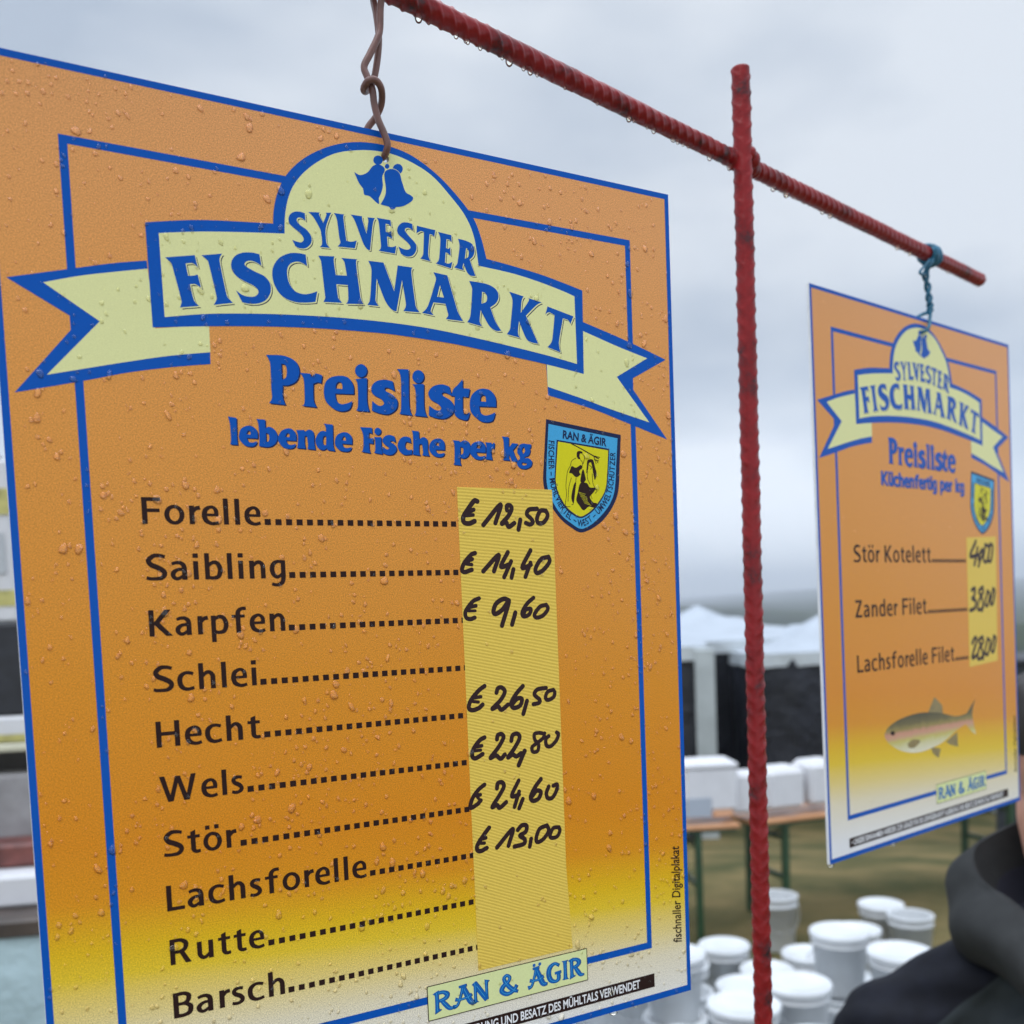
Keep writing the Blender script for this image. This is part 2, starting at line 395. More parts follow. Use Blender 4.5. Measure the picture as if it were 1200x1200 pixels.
# ornamental capitals for the name plate: cap height 100
DG = {
 'R': (100, [((24, 0, 38), (20, 14, 20), (20, 50, 18), (20, 86, 20), (16, 100, 34)), ((20, 92, 13), (48, 94, 16), (70, 78, 24), (60, 60, 18), (22, 52, 11)), ((40, 54, 15), (60, 28, 22), (78, 6, 19), (102, 3, 8))]),
 'A': (118, [((2, 4, 20), (24, 12, 12), (44, 62, 13), (54, 100, 16)), ((52, 100, 22), (72, 52, 27), (92, 10, 27), (118, 2, 12)), ((14, 40, 18), (36, 34, 10), (78, 38, 11), (96, 48, 16)), ((34, 98, 10), (72, 100, 12))]),
 'N': (96, [((14, 0, 32), (14, 14, 15), (14, 86, 15), (8, 100, 26)), ((12, 98, 26), (46, 50, 28), (80, 2, 24)), ((82, 2, 14), (82, 82, 14), (86, 100, 28))]),
 '&': (112, [((104, 36, 18), (82, 10, 16), (44, 2, 20), (14, 22, 24), (24, 46, 22), (54, 64, 16), (64, 84, 15), (46, 98, 14), (30, 84, 18), (42, 56, 20), (74, 22, 22), (108, 2, 14))]),
 'G': (100, [((88, 84, 16), (58, 98, 14), (24, 82, 24), (14, 48, 27), (28, 15, 24), (60, 3, 15), (82, 14, 20), (82, 44, 20)), ((58, 46, 11), (100, 48, 14))]),
 'I': (36, [((18, 0, 36), (18, 14, 20), (18, 86, 20), (18, 100, 36))]),
}

def text_mesh(body, off=0.0):
    """flat lettering from Blender's own built-in font: (vertices, faces, width), cap height about 0.69"""
    c = bpy.data.curves.new('lettering', 'FONT'); c.body = body; c.size = 1; c.offset = off; c.resolution_u = 3
    o = bpy.data.objects.new('lettering', c); COL.objects.link(o)
    dg = bpy.context.evaluated_depsgraph_get(); me = o.evaluated_get(dg).to_mesh()
    v = [tuple(x.co) for x in me.vertices]; f = [tuple(p.vertices) for p in me.polygons]
    o.evaluated_get(dg).to_mesh_clear(); bpy.data.objects.remove(o); bpy.data.curves.remove(c)
    return v, f
def put_text(mb, body, fn, off=0.0, mi=0):
    v, f = text_mesh(body, off)
    if not v: return
    w = [fn(x, y) for x, y, _ in v]
    fs = []
    for q in f:
        a = sum(w[q[i - 1]][0] * w[q[i]][1] - w[q[i]][0] * w[q[i - 1]][1] for i in range(len(q)))
        fs.append(q if a > 0 else tuple(reversed(q)))
    mb.add(w, fs, mi)
def text_width(body, off=0.0):
    v, _ = text_mesh(body, off); xs = [p[0] for p in v]; return min(xs), max(xs)

DATA = {"fischmarkt":["8206,8859 9742,8532 9876,9183 9741,9020~ 9552,8969~ 9243,9030 9330,9647 9610,9611~ 9836,9524 9980,10197 9821,10101~ 9652,10036~ 9400,10077 9515,10714~ 9623,10989~ 9816,11158 8818,11349 8898,11121~ 8893,10883~ 8599,9495~ 8499,9130~",
 "10091,8493 11199,8252 11067,8493~ 11066,8831~ 11282,10211~ 11381,10539~ 11646,10782 10593,11011 10736,10762~ 10753,10469~ 10471,8960~ 10370,8685~",
 "13244,7995 12818,7967~ 12307,8048~ 11892,8282~ 11671,8653~ 11688,9040~ 11930,9349~ 12321,9544~ 12817,9727~ 13032,9898~ 13062,10092~ 12887,10281~ 12578,10348~ 12176,10298~ 11836,10094 12153,10693 12556,10725~ 13072,10635~ 13497,10387~ 13749,9959~ 13754,9511~ 13465,9151~ 12963,8970~ 12517,8783~ 12393,8653~ 12462,8516~ 12690,8416~ 12993,8444~ 13322,8596",
 "15883,7647 15436,7629~ 14901,7724~ 14358,8039~ 13997,8536~ 13903,9095~ 14057,9672~ 14449,10124~ 15072,10322~ 15714,10297~ 16314,10187 16456,9579 16067,9748~ 15632,9841~ 15158,9737~ 14860,9372~ 14751,8885~ 14816,8476~ 15031,8227~ 15356,8102~ 15674,8140~ 15934,8276",
 "16619,7605 17589,7512 17531,7755~ 17610,8544 18281,8488 18200,7921~ 18155,7721~ 17997,7537 19011,7481 18884,7726~ 19023,9370~ 19083,9727~ 19218,9972 18139,10077 18287,9821~ 18309,9012 17616,9047 17661,9638~ 17706,9838~ 17917,10051 16785,10132 16909,9882~ 16890,9628~ 16787,8111~ 16758,7861~",
 "19645,7470 20593,7445 21190,9004 21493,7482 22446,7482 22357,7814~ 22504,9402~ 22569,9770~ 22773,10037 21726,10080 21884,9795~ 21889,9474~ 21723,8301 21272,10152 21096,10129~ 20846,9967~ 20542,9527~ 20112,8422 20004,9380~ 19987,9697~ 20146,9973 19454,9990 19605,9742~ 19685,9314~ 19799,8253~ 19798,7835~",
 "23813,7570 24738,7634 25252,9408~ 25385,9778~ 25679,10241 24509,10236 24683,9998~ 24633,9752~ 24529,9338 23724,9345 23543,9767~ 23535,9930~ 23722,10104 22930,10052 23250,9746~ 23481,9287~ 23907,8153~ 23958,7876~|24209,8278 23988,8988 24447,8977",
 "26220,7772 27406,7800~ 28050,8022~ 28256,8411~ 28076,8859~ 27627,9191 27956,9996~ 28354,10539 27929,10561~ 27482,10293~ 26938,9437 26845,10004~ 26874,10224~ 26994,10412 25971,10265 26165,9967~ 26264,9513~ 26395,8391~ 26383,8116~|27096,8306 27022,9038 27354,8888~ 27434,8577~ 27313,8368~",
 "29043,8069 30086,8237 29924,8530~ 29821,9282 30444,8469~ 30424,8300 31410,8448 30983,8692~ 30196,9411 30636,10281~ 31042,11070 30465,11011~ 30133,10791~ 29675,9811 29567,10392~ 29594,10674~ 29722,10832 28746,10703 28974,10396~ 29041,10106~ 29235,8837~ 29226,8442~",
 "31846,8651 33817,9059 33549,9581 33416,9349~ 32991,9266 32645,10657~ 32627,11068~ 32710,11446 31732,11212 32027,10893~ 32158,10472~ 32358,9149 32082,9029~ 31872,9018~ 31655,9181"],
"sylvester":["15959,5388 15674,5347~ 15313,5424~ 15045,5677~ 15023,6064~ 15314,6308~ 15658,6545~ 15818,6811~ 15684,7005~ 15427,7013~ 15155,6957 15311,7271 15562,7351~ 15926,7280~ 16221,6995~ 16271,6648~ 16032,6295~ 15634,6066~ 15462,5852~ 15552,5694~ 15758,5681~ 15977,5801",
 "16171,5287 16840,5200 16791,5324~ 17019,5756 17235,5254~ 17188,5164 17539,5108 17422,5303~ 17151,6029~ 17134,6716~ 17205,6950~ 17346,7077 16734,7116 16882,6899~ 16859,6366~ 16791,6083~ 16438,5506~",
 "17687,5104 18328,5081 18243,5272~ 18356,6537 18658,6543~ 18989,6425 18856,6882 17800,6934 17984,6690~ 17935,6402~ 17839,5433~",
 "18697,5023 19391,5012 19401,5239~ 19615,5954 19763,5233~ 19719,5020 20184,4987 20030,5392~ 19787,6849 19623,6833~ 19367,6490~ 18938,5361~",
 "20308,4948 21168,4954 21193,5334 21041,5216~ 20840,5207 20838,5671 21041,5661~ 21182,5538 21225,6018 21060,5941~ 20892,5925 20919,6487 21201,6477~ 21455,6370 21363,6829 20332,6813 20464,6633~ 20480,6328~ 20415,5232~",
 "22556,4953 22191,4917~ 21866,5008~ 21601,5303~ 21605,5657~ 21968,5909~ 22298,6167~ 22369,6361~ 22167,6492~ 21881,6482~ 21601,6389 21729,6778 22089,6891~ 22497,6773~ 22747,6410~ 22707,6056~ 22322,5703~ 22072,5435~ 22115,5275~ 22347,5220~ 22605,5354",
 "22853,5009 24066,5083 23973,5511 23885,5400~ 23675,5369 23528,6403~ 23557,6760~ 23653,6954 22990,6890 23164,6660~ 23216,6344~ 23302,5321 23095,5281~ 22807,5457",
 "24251,5158 25132,5214 25135,5632 24997,5516~ 24794,5494 24732,6024 24886,6055~ 25024,5930 25022,6454 24872,6339~ 24695,6290 24617,6896 24843,6928~ 25126,6785 25010,7189 24003,7042 24191,6829~ 24267,6507~ 24374,5555~",
 "25583,5357 26129,5403~ 26551,5553~ 26681,5905~ 26579,6238~ 26321,6485 26483,6940~ 26682,7424 26336,7437~ 26099,7256~ 25879,6757 25805,7030~ 25882,7189 25231,7107 25436,6869~ 25525,6542~ 25659,5787~|26108,5828 25991,6478 26204,6364~ 26278,6100~ 26227,5896~"],
"bells":["19043,2605 19406,2709~ 19855,2480~ 20206,2069~ 20546,1908~ 20854,1972~ 20956,2154~ 20778,2566~ 20785,3065~ 20664,3467~ 20491,3796 20495,4136 20374,4116~ 19949,3807 19785,3784~ 19589,3767~ 19556,3574~ 19531,3430 19275,3127~",
 "20910,2392~ 21149,2099~ 21546,2008~ 21877,2171~ 22023,2650~ 22223,3173~ 22559,3320~ 22691,3451~ 22541,3680~ 22009,4021~ 21548,4146 21428,4287~ 21223,4320~ 21117,4196 20705,4162~ 20584,4142 20865,3674~ 20966,3235~",
 "20862,1611~ 20763,1813~ 20545,1928~ 20336,1891~ 20258,1722~ 20355,1521~ 20573,1405~ 20783,1442~",
 "21260,1889~ 21212,1997~ 21106,2057~ 21004,2034~ 20967,1942~ 21015,1834~ 21121,1773~ 21223,1796~",
 "22107,1887~ 22003,2113~ 21772,2240~ 21550,2193~ 21468,2002~ 21572,1777~ 21802,1649~ 22024,1695~"],
"preis":["13306,13384 14308,13339~ 14965,13595~ 15159,14106~ 14968,14649~ 14523,14918~ 14154,14970 14119,15591~ 14253,16026 13335,15995 13509,15693~ 13503,15171~ 13521,14012~ 13469,13669~|14137,13784 14136,14657 14362,14522~ 14443,14166~ 14376,13845~",
 "15178,14198 15800,14193 15825,14404 16114,14167~ 16489,14232 16400,14690 16214,14634~ 15931,14750 15907,15641~ 16073,16045 15200,16009 15374,15796~ 15399,14674~ 15328,14385~",
 "17512,14172~ 18027,14226~ 18331,14624~ 18342,15143 17200,15191 17280,15605~ 17555,15766~ 17948,15679~ 18242,15538 18062,15974~ 17663,16157~ 17151,16094~ 16661,15708~ 16538,15180~ 16656,14634~ 16992,14310~|17241,14912 17666,14904 17656,14616~ 17494,14509~ 17307,14643~",
 "19233,13739~ 19110,14016~ 18841,14148~ 18586,14059~ 18493,13802~ 18615,13526~ 18882,13393~ 19138,13481~",
 "18480,14286 19211,14155 19141,15475~ 19268,16077 18449,16069 18571,15758~ 18607,14603~",
 "20819,14222 20280,14167~ 19734,14332~ 19446,14721~ 19561,15079~ 20019,15291~ 20209,15524~ 20066,15681~ 19797,15675~ 19474,15452 19418,16006 19907,16135~ 20447,16150~ 20939,15846~ 21072,15403~ 20844,15048~ 20380,14835~ 20279,14695~ 20419,14611~ 20660,14666~ 20926,14794",
 "21131,13481 21890,13441 21823,15538~ 21988,16127 21160,16080 21290,15698~ 21353,13957~",
 "22878,13784~ 22752,14068~ 22477,14204~ 22215,14111~ 22119,13845~ 22243,13562~ 22517,13425~ 22780,13517~",
 "22096,14296 22842,14213 22800,15598~ 22969,16154 22128,16119 22254,15822~ 22273,14632~",
 "24540,14233 24040,14145~ 23459,14316~ 23128,14694~ 23250,15089~ 23695,15311~ 23941,15548~ 23818,15708~ 23532,15701~ 23145,15474 23087,16058 23580,16180~ 24155,16170~ 24678,15857~ 24815,15439~ 24600,15070~ 24149,14847~ 24012,14705~ 24160,14618~ 24446,14673~ 24700,14808",
 "25484,13725 25458,14266 25960,14266 25831,14778 25433,14781 25418,15681~ 25634,15796~ 25906,15676 25690,16154~ 25248,16142~ 24891,15971~ 24836,15591~ 24905,14793 24659,14773 24823,14378~ 25129,14099~",
 "26904,14182~ 27429,14273~ 27744,14681~ 27764,15242 26551,15284 26638,15667~ 26977,15815~ 27360,15726~ 27702,15573 27495,16071~ 27033,16229~ 26510,16130~ 26008,15708~ 25914,15198~ 26059,14671~ 26448,14320~|26641,14979 27062,14976 27047,14665~ 26886,14573~ 26700,14690~"],
"lebende":["11010,16870 11469,16914 11440,17916~ 11458,18365 11047,18356 11108,18078~ 11096,17284~",
 "12053,17301~ 12386,17355~ 12574,17600~ 12576,17967 11978,17961 12042,18140~ 12225,18204~ 12545,18115 12443,18318~ 12212,18424~ 11843,18369~ 11565,18055~ 11567,17764~ 11710,17466~|11953,17758 12189,17782 12199,17621~ 12076,17555~",
 "12562,16906 13051,16913 13039,17391 13257,17290~ 13554,17436~ 13702,17798~ 13591,18136~ 13350,18333~ 13042,18407~ 12628,18368 12672,17998~ 12658,17193~|13047,17648 13042,18127 13174,18083~ 13240,17859~ 13175,17663~",
 "14292,17320~ 14599,17378~ 14764,17630~ 14760,17981 14177,17981 14244,18156~ 14435,18221~ 14735,18155 14622,18347~ 14384,18433~ 14000,18376~ 13747,18092~ 13748,17795~ 13935,17489~|14133,17790 14381,17799 14390,17635~ 14262,17567~",
 "14794,17382 15266,17356 15275,17475 15504,17327~ 15740,17374~ 15822,17611~ 15809,17989~ 15856,18425 15381,18401 15438,18233~ 15416,17783~ 15367,17673~ 15262,17716 15241,18092~ 15287,18391 14777,18377 14842,18187~ 14872,17662~",
 "16443,16934 16967,16957 16946,17628~ 16941,18161~ 17032,18447 16580,18407 16554,18294 16321,18419~ 16022,18319~ 15883,17948~ 16006,17601~ 16259,17361~ 16557,17360 16538,17118~|16543,17611 16515,18121 16354,18114~ 16310,17888~ 16379,17657~",
 "17598,17348~ 17924,17407~ 18093,17644~ 18090,18014 17481,17998 17553,18170~ 17755,18238~ 18065,18169 17955,18367~ 17703,18447~ 17312,18388~ 17066,18117~ 17066,17812~ 17221,17522~|17450,17808 17721,17817 17713,17649~ 17586,17579~"],
"fische":["18632,17001 19361,16996 19363,17337 19170,17285 19133,17619 19428,17586 19410,17920 19138,17889 19148,18248~ 19205,18471 18653,18405 18760,18221~ 18801,17457~",
 "19932,17171~ 19863,17322~ 19714,17391~ 19571,17338~ 19517,17194~ 19586,17043~ 19735,16974~ 19879,17027~",
 "19480,17529 19925,17506 19912,18122~ 19951,18501 19432,18433 19509,18277~ 19538,17734~",
 "20775,17425 20479,17350~ 20176,17430~ 19995,17665~ 20083,17888~ 20342,18057~ 20388,18145~ 20235,18198~ 19976,18029 19956,18410 20269,18514~ 20620,18472~ 20865,18214~ 20798,17944~ 20527,17775~ 20490,17704~ 20612,17680~ 20828,17760",
 "21786,17437 21432,17391~ 21120,17563~ 20950,17937~ 21082,18296~ 21377,18466~ 21838,18419 21884,18122 21646,18179~ 21449,18050~ 21428,17868~ 21538,17697~ 21821,17757",
 "21910,17017 22370,17037 22367,17499 22663,17363~ 22885,17472~ 22934,17748~ 22913,18167~ 23002,18470 22525,18444 22596,18274~ 22555,17859~ 22487,17770~ 22350,17823 22329,18240~ 22400,18468 21868,18417 21948,18257~ 21977,17289~",
 "23600,17389~ 23913,17448~ 24060,17693~ 24052,18068 23440,18069 23505,18234~ 23712,18299~ 24044,18228 23949,18420~ 23649,18508~ 23286,18430~ 23038,18161~ 23034,17836~ 23225,17548~|23421,17818 23684,17824 23670,17666~ 23546,17625~"],
"perkg":["24604,17450 25086,17454 25102,17576 25412,17410~ 25732,17517~ 25823,17892~ 25671,18327~ 25358,18511~ 25090,18465 25077,18731~ 25142,18946 24585,18911 24679,18747~ 24730,17708~|25121,17830 25098,18304 25285,18230~ 25339,18010~ 25282,17851~",
 "26415,17416~ 26721,17477~ 26887,17718~ 26880,18102 26229,18093 26308,18280~ 26525,18347~ 26871,18275 26763,18452~ 26471,18551~ 26068,18472~ 25808,18197~ 25803,17865~ 26002,17570~|26219,17845 26504,17861 26490,17699~ 26360,17648~",
 "26888,17459 27333,17466 27360,17599 27479,17449 27556,17474 27505,17843 27373,17791~ 27313,17871 27295,18257~ 27361,18524 26806,18489 26925,18321~ 26954,17696~",
 "28082,17042 28592,17055 28561,17716 28837,17411 29260,17439 28863,17848 29049,18279~ 29220,18565 28751,18535 28544,18086 28543,18349~ 28638,18510 28071,18495 28192,18315~ 28204,17346~",
 "29689,17399~ 29897,17418 30223,17422 30190,17640 30119,17663 30132,17888~ 29981,18141~ 29686,18232 29717,18309 30031,18316~ 30243,18524~ 30124,18824~ 29709,18987~ 29307,18933~ 29121,18715~ 29176,18518 29332,18384~ 29340,18217~ 29178,17980~ 29251,17635~ 29432,17460~|29656,17616~ 29508,17819~ 29614,18039~ 29762,17836~|29496,18583 29456,18702~ 29626,18774~ 29838,18717~ 29819,18619~ 29611,18598~"],
"box_o":"7307,7213 10071,6667~ 13155,6322~ 14109,6234 14184,5511~ 14444,4556~ 14985,3517~ 15918,2523~ 17140,1695~ 18453,1118~ 19817,809~ 21344,756~ 22762,1022~ 24234,1735~ 25502,2694~ 26614,3836~ 27153,4958~ 27509,6277 29329,6454~ 31392,6706~ 33128,7017~ 34596,7321 34481,12665 31591,12297~ 29069,12043~ 27344,11869~ 24770,11647~ 21726,11523~ 19883,11514~ 16506,11623~ 13310,11851~ 10281,12161~ 7362,12534",
 "box_i":"7961,7657 10035,7276~ 12324,6959~ 14734,6675 14813,5699~ 15048,4720~ 15450,3885~ 16108,3088~ 16967,2368~ 17958,1774~ 19045,1415~ 20255,1187~ 21592,1167~ 22944,1476~ 24080,1985~ 25202,2929~ 26140,3926~ 26694,5107~ 26928,6776 29308,6915~ 31370,7202~ 33104,7547~ 33955,7768 33969,12073 32242,11809~ 30711,11612~ 28667,11378~ 26083,11115~ 23585,10915~ 21159,10843~ 18860,10862~ 16544,10949~ 13349,11172~ 10319,11509~ 8000,11934",
 "tail_o":["618,10843 3575,10046~ 5624,9498~ 7273,9145 7432,12788 10276,12229 10244,14145 8147,14496~ 5987,14949~ 3903,15517~ 629,16352 3382,13065 3375,12366",
 "34490,9310 37978,10167~ 41359,11139 38500,12616 38491,13375 41280,16547 37758,15593~ 34999,14870~ 31652,14244 31595,12189 34487,12538"],
"tail_i":["2261,10879 4237,10273~ 7290,9552 7488,12565 10285,12094 10272,13523 8184,13898~ 6022,14397~ 3941,14920~ 2135,15378 4781,12495",
 "34532,9906 37393,10655~ 39757,11186 37150,12635 39764,15474 36639,14818~ 34345,14280~ 31638,13706 31643,12131 34492,12428"],
"em":["31435,15765 37333,16451 37168,18312~ 36989,20091~ 36521,21165~ 35695,22097~ 34806,22669~ 33853,22969~ 33107,22683~ 32218,22070~ 31442,21056~ 31047,19909~ 31132,18551~",
 "31600,16059 37040,16693 36876,18324~ 36671,20099~ 36217,21086~ 35443,21889~ 34643,22460~ 33847,22732~ 33119,22405~ 32312,21828~ 31615,20848~ 31302,19834~ 31351,18543~",
 "32177,17031 36343,17417 36188,19055~ 36045,19975~ 35667,20688~ 35031,21403~ 34413,21833~ 33809,22036~ 33146,21782~ 32503,21241~ 32043,20427~ 31909,19748~ 31934,19201~",
 "32271,17142 36242,17527 36092,19058~ 35949,19977~ 35582,20634~ 34949,21321~ 34375,21722~ 33814,21925~ 33193,21657~ 32590,21143~ 32144,20391~ 32000,19745~ 32024,19198~"],
"em_fig":["33723,17759~ 33912,17667~ 34163,17725~ 34141,17844~ 33973,17830~ 33914,18026~ 33975,18176~ 33822,18203~ 33694,18036~",
 "33147,18884~ 33281,18673~ 33613,18764~ 33957,18578~ 34121,18710~ 33855,18997~ 33931,19202~ 33586,19386~ 33260,19155~ 33053,19128~",
 "34521,18278~ 34739,18165~ 34994,18224~ 35106,18603~ 35232,19088~ 35068,19512~ 34957,19097~ 34889,18681~ 34815,18405~ 34642,18447~ 34557,18833~ 34401,19116~ 34464,18628~",
 "33907,19757~ 34416,19741~ 34661,20013~ 35132,20035~ 34903,20356~ 34634,20642~ 34877,20986~ 35175,21050~ 34948,21335~ 34522,21273~ 34085,21524~ 33759,21217~ 33538,20875~ 33669,20387~",
 "34157,18847~ 34273,19121~ 34340,19535~ 34076,19752~ 33913,19618~ 34018,19129~",
 "33152,20676~ 33398,19841~ 33569,19767~ 33410,20532~ 33302,21087~"],
"em_lines":"76:33302,17228 34004,17504 35428,18115/56:35006,17924 35518,18028/56:35098,18185 35440,18255/56:35047,17978 35225,18445/56:35210,18180 35374,18383/41:33639,18142 33296,18328 33156,18677 32932,19029 32771,19859 32783,20547 32669,21238 33041,21313/42:33972,18231 34133,18432 34030,18852/42:34157,17878 34317,18079 34172,18500/42:33584,19421 33464,20254 33302,21087 33173,21159/41:33206,19433 32967,20129 32889,20958/42:34534,18972 34474,19392 34670,19804/42:34871,19100 34927,19796 35211,20208 35074,20386/42:34638,18551 34846,18683 34754,18825/35:33898,19965 34566,20225 34800,20778/35:33705,20524 34375,20717",
 "prices":["261:26150,21105 25924,21081 25514,21542 25136,22055 25151,22393 25501,22475 25896,22329/226:25274,21856 25866,21620/192:25331,21996 25818,21944/251:26506,22550 27791,21272 27370,22427/254:28244,21609 28256,21349 28494,21316 28585,21546 28293,22013 27835,22451 28142,22361 28330,22649 28748,22413/256:29200,22205 29035,22818/247:30476,21484 29883,21553 29697,21848 29996,22107 30124,22340 29909,22489 29603,22404/248:31136,21591 30714,21627 30448,22102 30539,22395 30962,22331 31263,21914 31136,21591",
 "239:25834,24290 25536,24402 25062,24881 24882,25276 25034,25448 25557,25313/215:25194,24798 25621,24659/193:25187,24939 25572,25000/252:26368,25409 27509,24413 27128,25419/244:28188,24243 27642,25137 28288,24999/244:28398,24825 27846,25806/245:28545,25322 28384,25844/247:29869,24132 29199,25213 29862,25044/247:29833,24926 29412,25803/250:31215,24552 30645,24697 30199,25283 30290,25580 30754,25409 31272,24880 31215,24552",
 "225:25983,27087 25522,27272 25008,27849 25026,28245 25320,28354 25624,28267/210:25205,27625 25734,27543/158:25195,27842 25682,27852/256:28124,27279 27740,27167 27185,27453 26970,27948 27155,28088 27631,27836 28121,27346 27545,28840/257:28558,28068 28288,28803/232:29953,27159 29456,27520 29073,28052 29180,28328 29584,28206 29720,27869 29359,27891 29189,28124/234:30903,27632 30410,27754 29985,28220 30137,28430 30628,28311 31013,27911 30903,27632",
 "243:26106,32572 25665,32831 25116,33368 24932,33815 25150,34006 25612,33928 25919,33720/196:25187,33246 25811,33218/173:25209,33461 25631,33535/245:26949,33041 27062,32786 27333,32747 27556,33027 27228,33531 26601,34038 27008,33925 27267,34151 27754,33867/249:28901,32769 28399,33207 27997,33768 28152,34106 28638,33997 28794,33593 28452,33537 28096,33835/250:29168,33741 28854,34550/240:30640,33012 30003,33056 29743,33367 30113,33725 30069,33931 29645,33988/229:31203,33173 30771,33263 30578,33610 30747,33804 31182,33656 31302,33362 31203,33173",
 "244:25952,35792 25580,35960 25095,36494 25043,36895 25265,37035 25770,36826/208:25234,36322 25729,36296/174:25222,36565 25650,36562/246:26843,35996 26922,35739 27193,35705 27317,35953 26883,36559 26321,37118 26727,37014 27053,37256 27368,37023/248:27884,36186 28003,35841 28348,35785 28507,36068 28101,36683 27597,37225 27945,37083 28213,37231 28565,37059/262:28848,36938 28358,37813/216:30226,35932 29946,35875 29626,35936 29645,36298 29912,36626 29822,37039 29470,37063 29414,36756 29847,36499 30283,36239 30402,35949/229:30713,36160 30492,36320 30509,36746 30826,36838 31270,36517 31469,36110 31330,35975",
 "234:25809,38766 25366,39035 24915,39534 24756,40097 25257,39929 25498,39725/209:25088,39351 25482,39371/175:25247,39459 25434,39688/247:26695,39109 26778,38794 27083,38771 27205,39052 26877,39546 26306,40243 26645,40169 26838,40372 27327,40079/238:28312,38797 27754,39716 28304,39713/238:28314,39516 27925,40455/239:28567,40028 28264,40590/253:29985,38904 29505,39391 29163,39953 29325,40246 29752,40149 29947,39749 29635,39619 29305,39911/243:30565,39459 30369,39862 30460,40209 30818,40223 31162,39776 31214,39415 30925,39442",
 "247:26010,41533 25625,41920 25169,42443 25086,42783 25310,42936 25782,42801/211:25313,42199 25747,42145/187:25302,42416 25632,42465/248:26517,42883 27722,41866 27366,42893/251:28096,41979 28419,41724 28764,41803 28677,42183 28251,42363 28585,42654 28502,42943 27806,43019/241:29073,42695 28945,43192/243:30309,41990 29733,42153 29459,42722 29554,42980 29985,42861 30435,42375 30309,41990/233:31234,42244 30800,42244 30531,42635 30629,42864 31063,42835 31295,42499 31234,42244"],
"prices2":["362:32093,23848 30651,25519 32584,25382/363:32516,24566 31626,26525/328:33108,25106 32669,25926 33468,25650 33798,24735 33108,25106/328:33138,25924 32623,26707/330:34407,24455 33925,25922 34787,26103 35400,24536 34424,24180/332:35611,24349 35118,25918 35836,26008 36338,24341 35624,24128",
 "360:30799,29442 31578,29274 31332,30174 30855,30436 31686,30725 31444,31535 30279,31774/329:33539,29120 32526,29652 33266,30396 33398,31497 32208,31738 32462,30743 33625,29671 33336,29209/330:33606,31320 33178,31894/331:34696,29689 34023,30963 34598,31345 35275,30068 34701,29597/334:36120,29435 35422,30996 36022,31104 36591,29721 36125,29342",
 "361:30550,35578 31240,34976 31605,35357 30453,37203 31702,37003/330:33193,34975 32193,35294 32735,36053 33063,37172 31869,37469 32128,36387 33279,35530 32996,34966/330:33479,36828 33042,37539/332:34365,35305 33682,36747 34382,37063 35029,35615 34371,35213/335:35990,35103 35296,36557 35892,36776 36508,35313 35995,35010"],
"tape":"24776,20263 31678,20246 31692,44922 31965,50515 24826,50518 24795,37597",
 "tape2":"29903,23434 37219,23179 36845,37954 29777,38283",
 "plate":"21190,50741 33112,50808 33118,52966 21242,52926",
 "fish":["10835,43992 11719,43342~ 14046,42767~ 17927,42500~ 22270,42878~ 26149,43631~ 28731,43552 30906,42097 30107,43748~ 30873,46216 29577,45613~ 28523,44746 26391,45180~ 23362,46139~ 20144,46625~ 17064,46696~ 14129,46163~ 11885,45239~ 10919,44446~",
 "19886,42653 21427,41036 23086,42128 23225,43031",
 "20276,46515 20901,46588 22540,46906 21967,47886 20734,47262",
 "23679,46271 26378,45406 26475,47139 24637,46701",
 "15341,45544 16552,45222~ 18046,45543~ 16798,46110~ 15611,45972~",
 "10946,44004~ 12000,43371~ 14295,43457~ 17869,43451~ 22215,43791~ 28147,44151~ 28728,43617 26149,43631~ 22270,42878~ 17927,42500~ 14046,42767~ 11719,43342~",
 "13969,44027~ 17842,43881~ 22194,44137~ 26110,44275~ 25958,44584~ 22167,44578~ 18406,44652~ 14812,44572~",
 "12455,45215~ 15936,45520~ 20195,45784~ 24042,45670~ 23040,46103~ 20148,46563~ 17068,46635~ 14132,46103~",
 "12865,44151~ 12723,44306~ 12395,44340~ 12077,44236~ 11958,44053~ 12098,43898~ 12425,43864~ 12744,43967~"],
"em_path":"31571,17076 31496,18401 31548,19793 31902,20828 32497,21757 33167,22266 33853,22579 34606,22306 35319,21750 36072,20997 36497,20047 36700,18966 36826,17620",
 "em_top":"32644,16905 36105,17266",
 "wireA":"21148,-8661,-4 21134,-8804,4 21065,-8345,10 21006,-7644,9 20959,-6749,5 20896,-5555,4 20686,-4914,4 20234,-4022,3 19891,-3306,2 20021,-2698,3 20238,-2056,4 20340,-1288,3.5 20548,-440,3.5 20830,299,4.5 20978,870,5 20982,1218,3 20952,1374,-1 20868,1270,-5.5",
 "wireB":"21148,-8661,-4 21156,-7977,-9 21071,-6778,-4 21025,-5488,-1 20922,-4379,-1 20719,-3247,-2 20476,-2601,-3 20080,-2170,-2 19757,-2031,3 19868,-2271,7.5 20288,-2373,8 20712,-2079,6 20904,-1525,1 20695,-916,-3 20315,-393,-6 20177,130,-8 20290,702,-9 20738,1214,-8 20911,1302,-5",
 "twine":"21581,-5953,10 21724,-4693,3 22258,-3496,2 22510,-2174,2 22685,-1382,2 22595,-821,2",
 "twineF":"22393,-242,3 22071,490,4 21563,1112,5 21070,1524,3 20900,1616,-3",
 "twineG":"21803,-560,-2 21001,-28,-6 20757,823,-8 20909,1479,-6",
 "loopA":"21236,-5686,10 20720,-5253,8 19917,-4501,6 20173,-4279,6 21274,-4517,5 21913,-4632,4",
 "loopB":"21988,-5867,10 21706,-5299,8 21557,-4663,6 21806,-4232,5"}

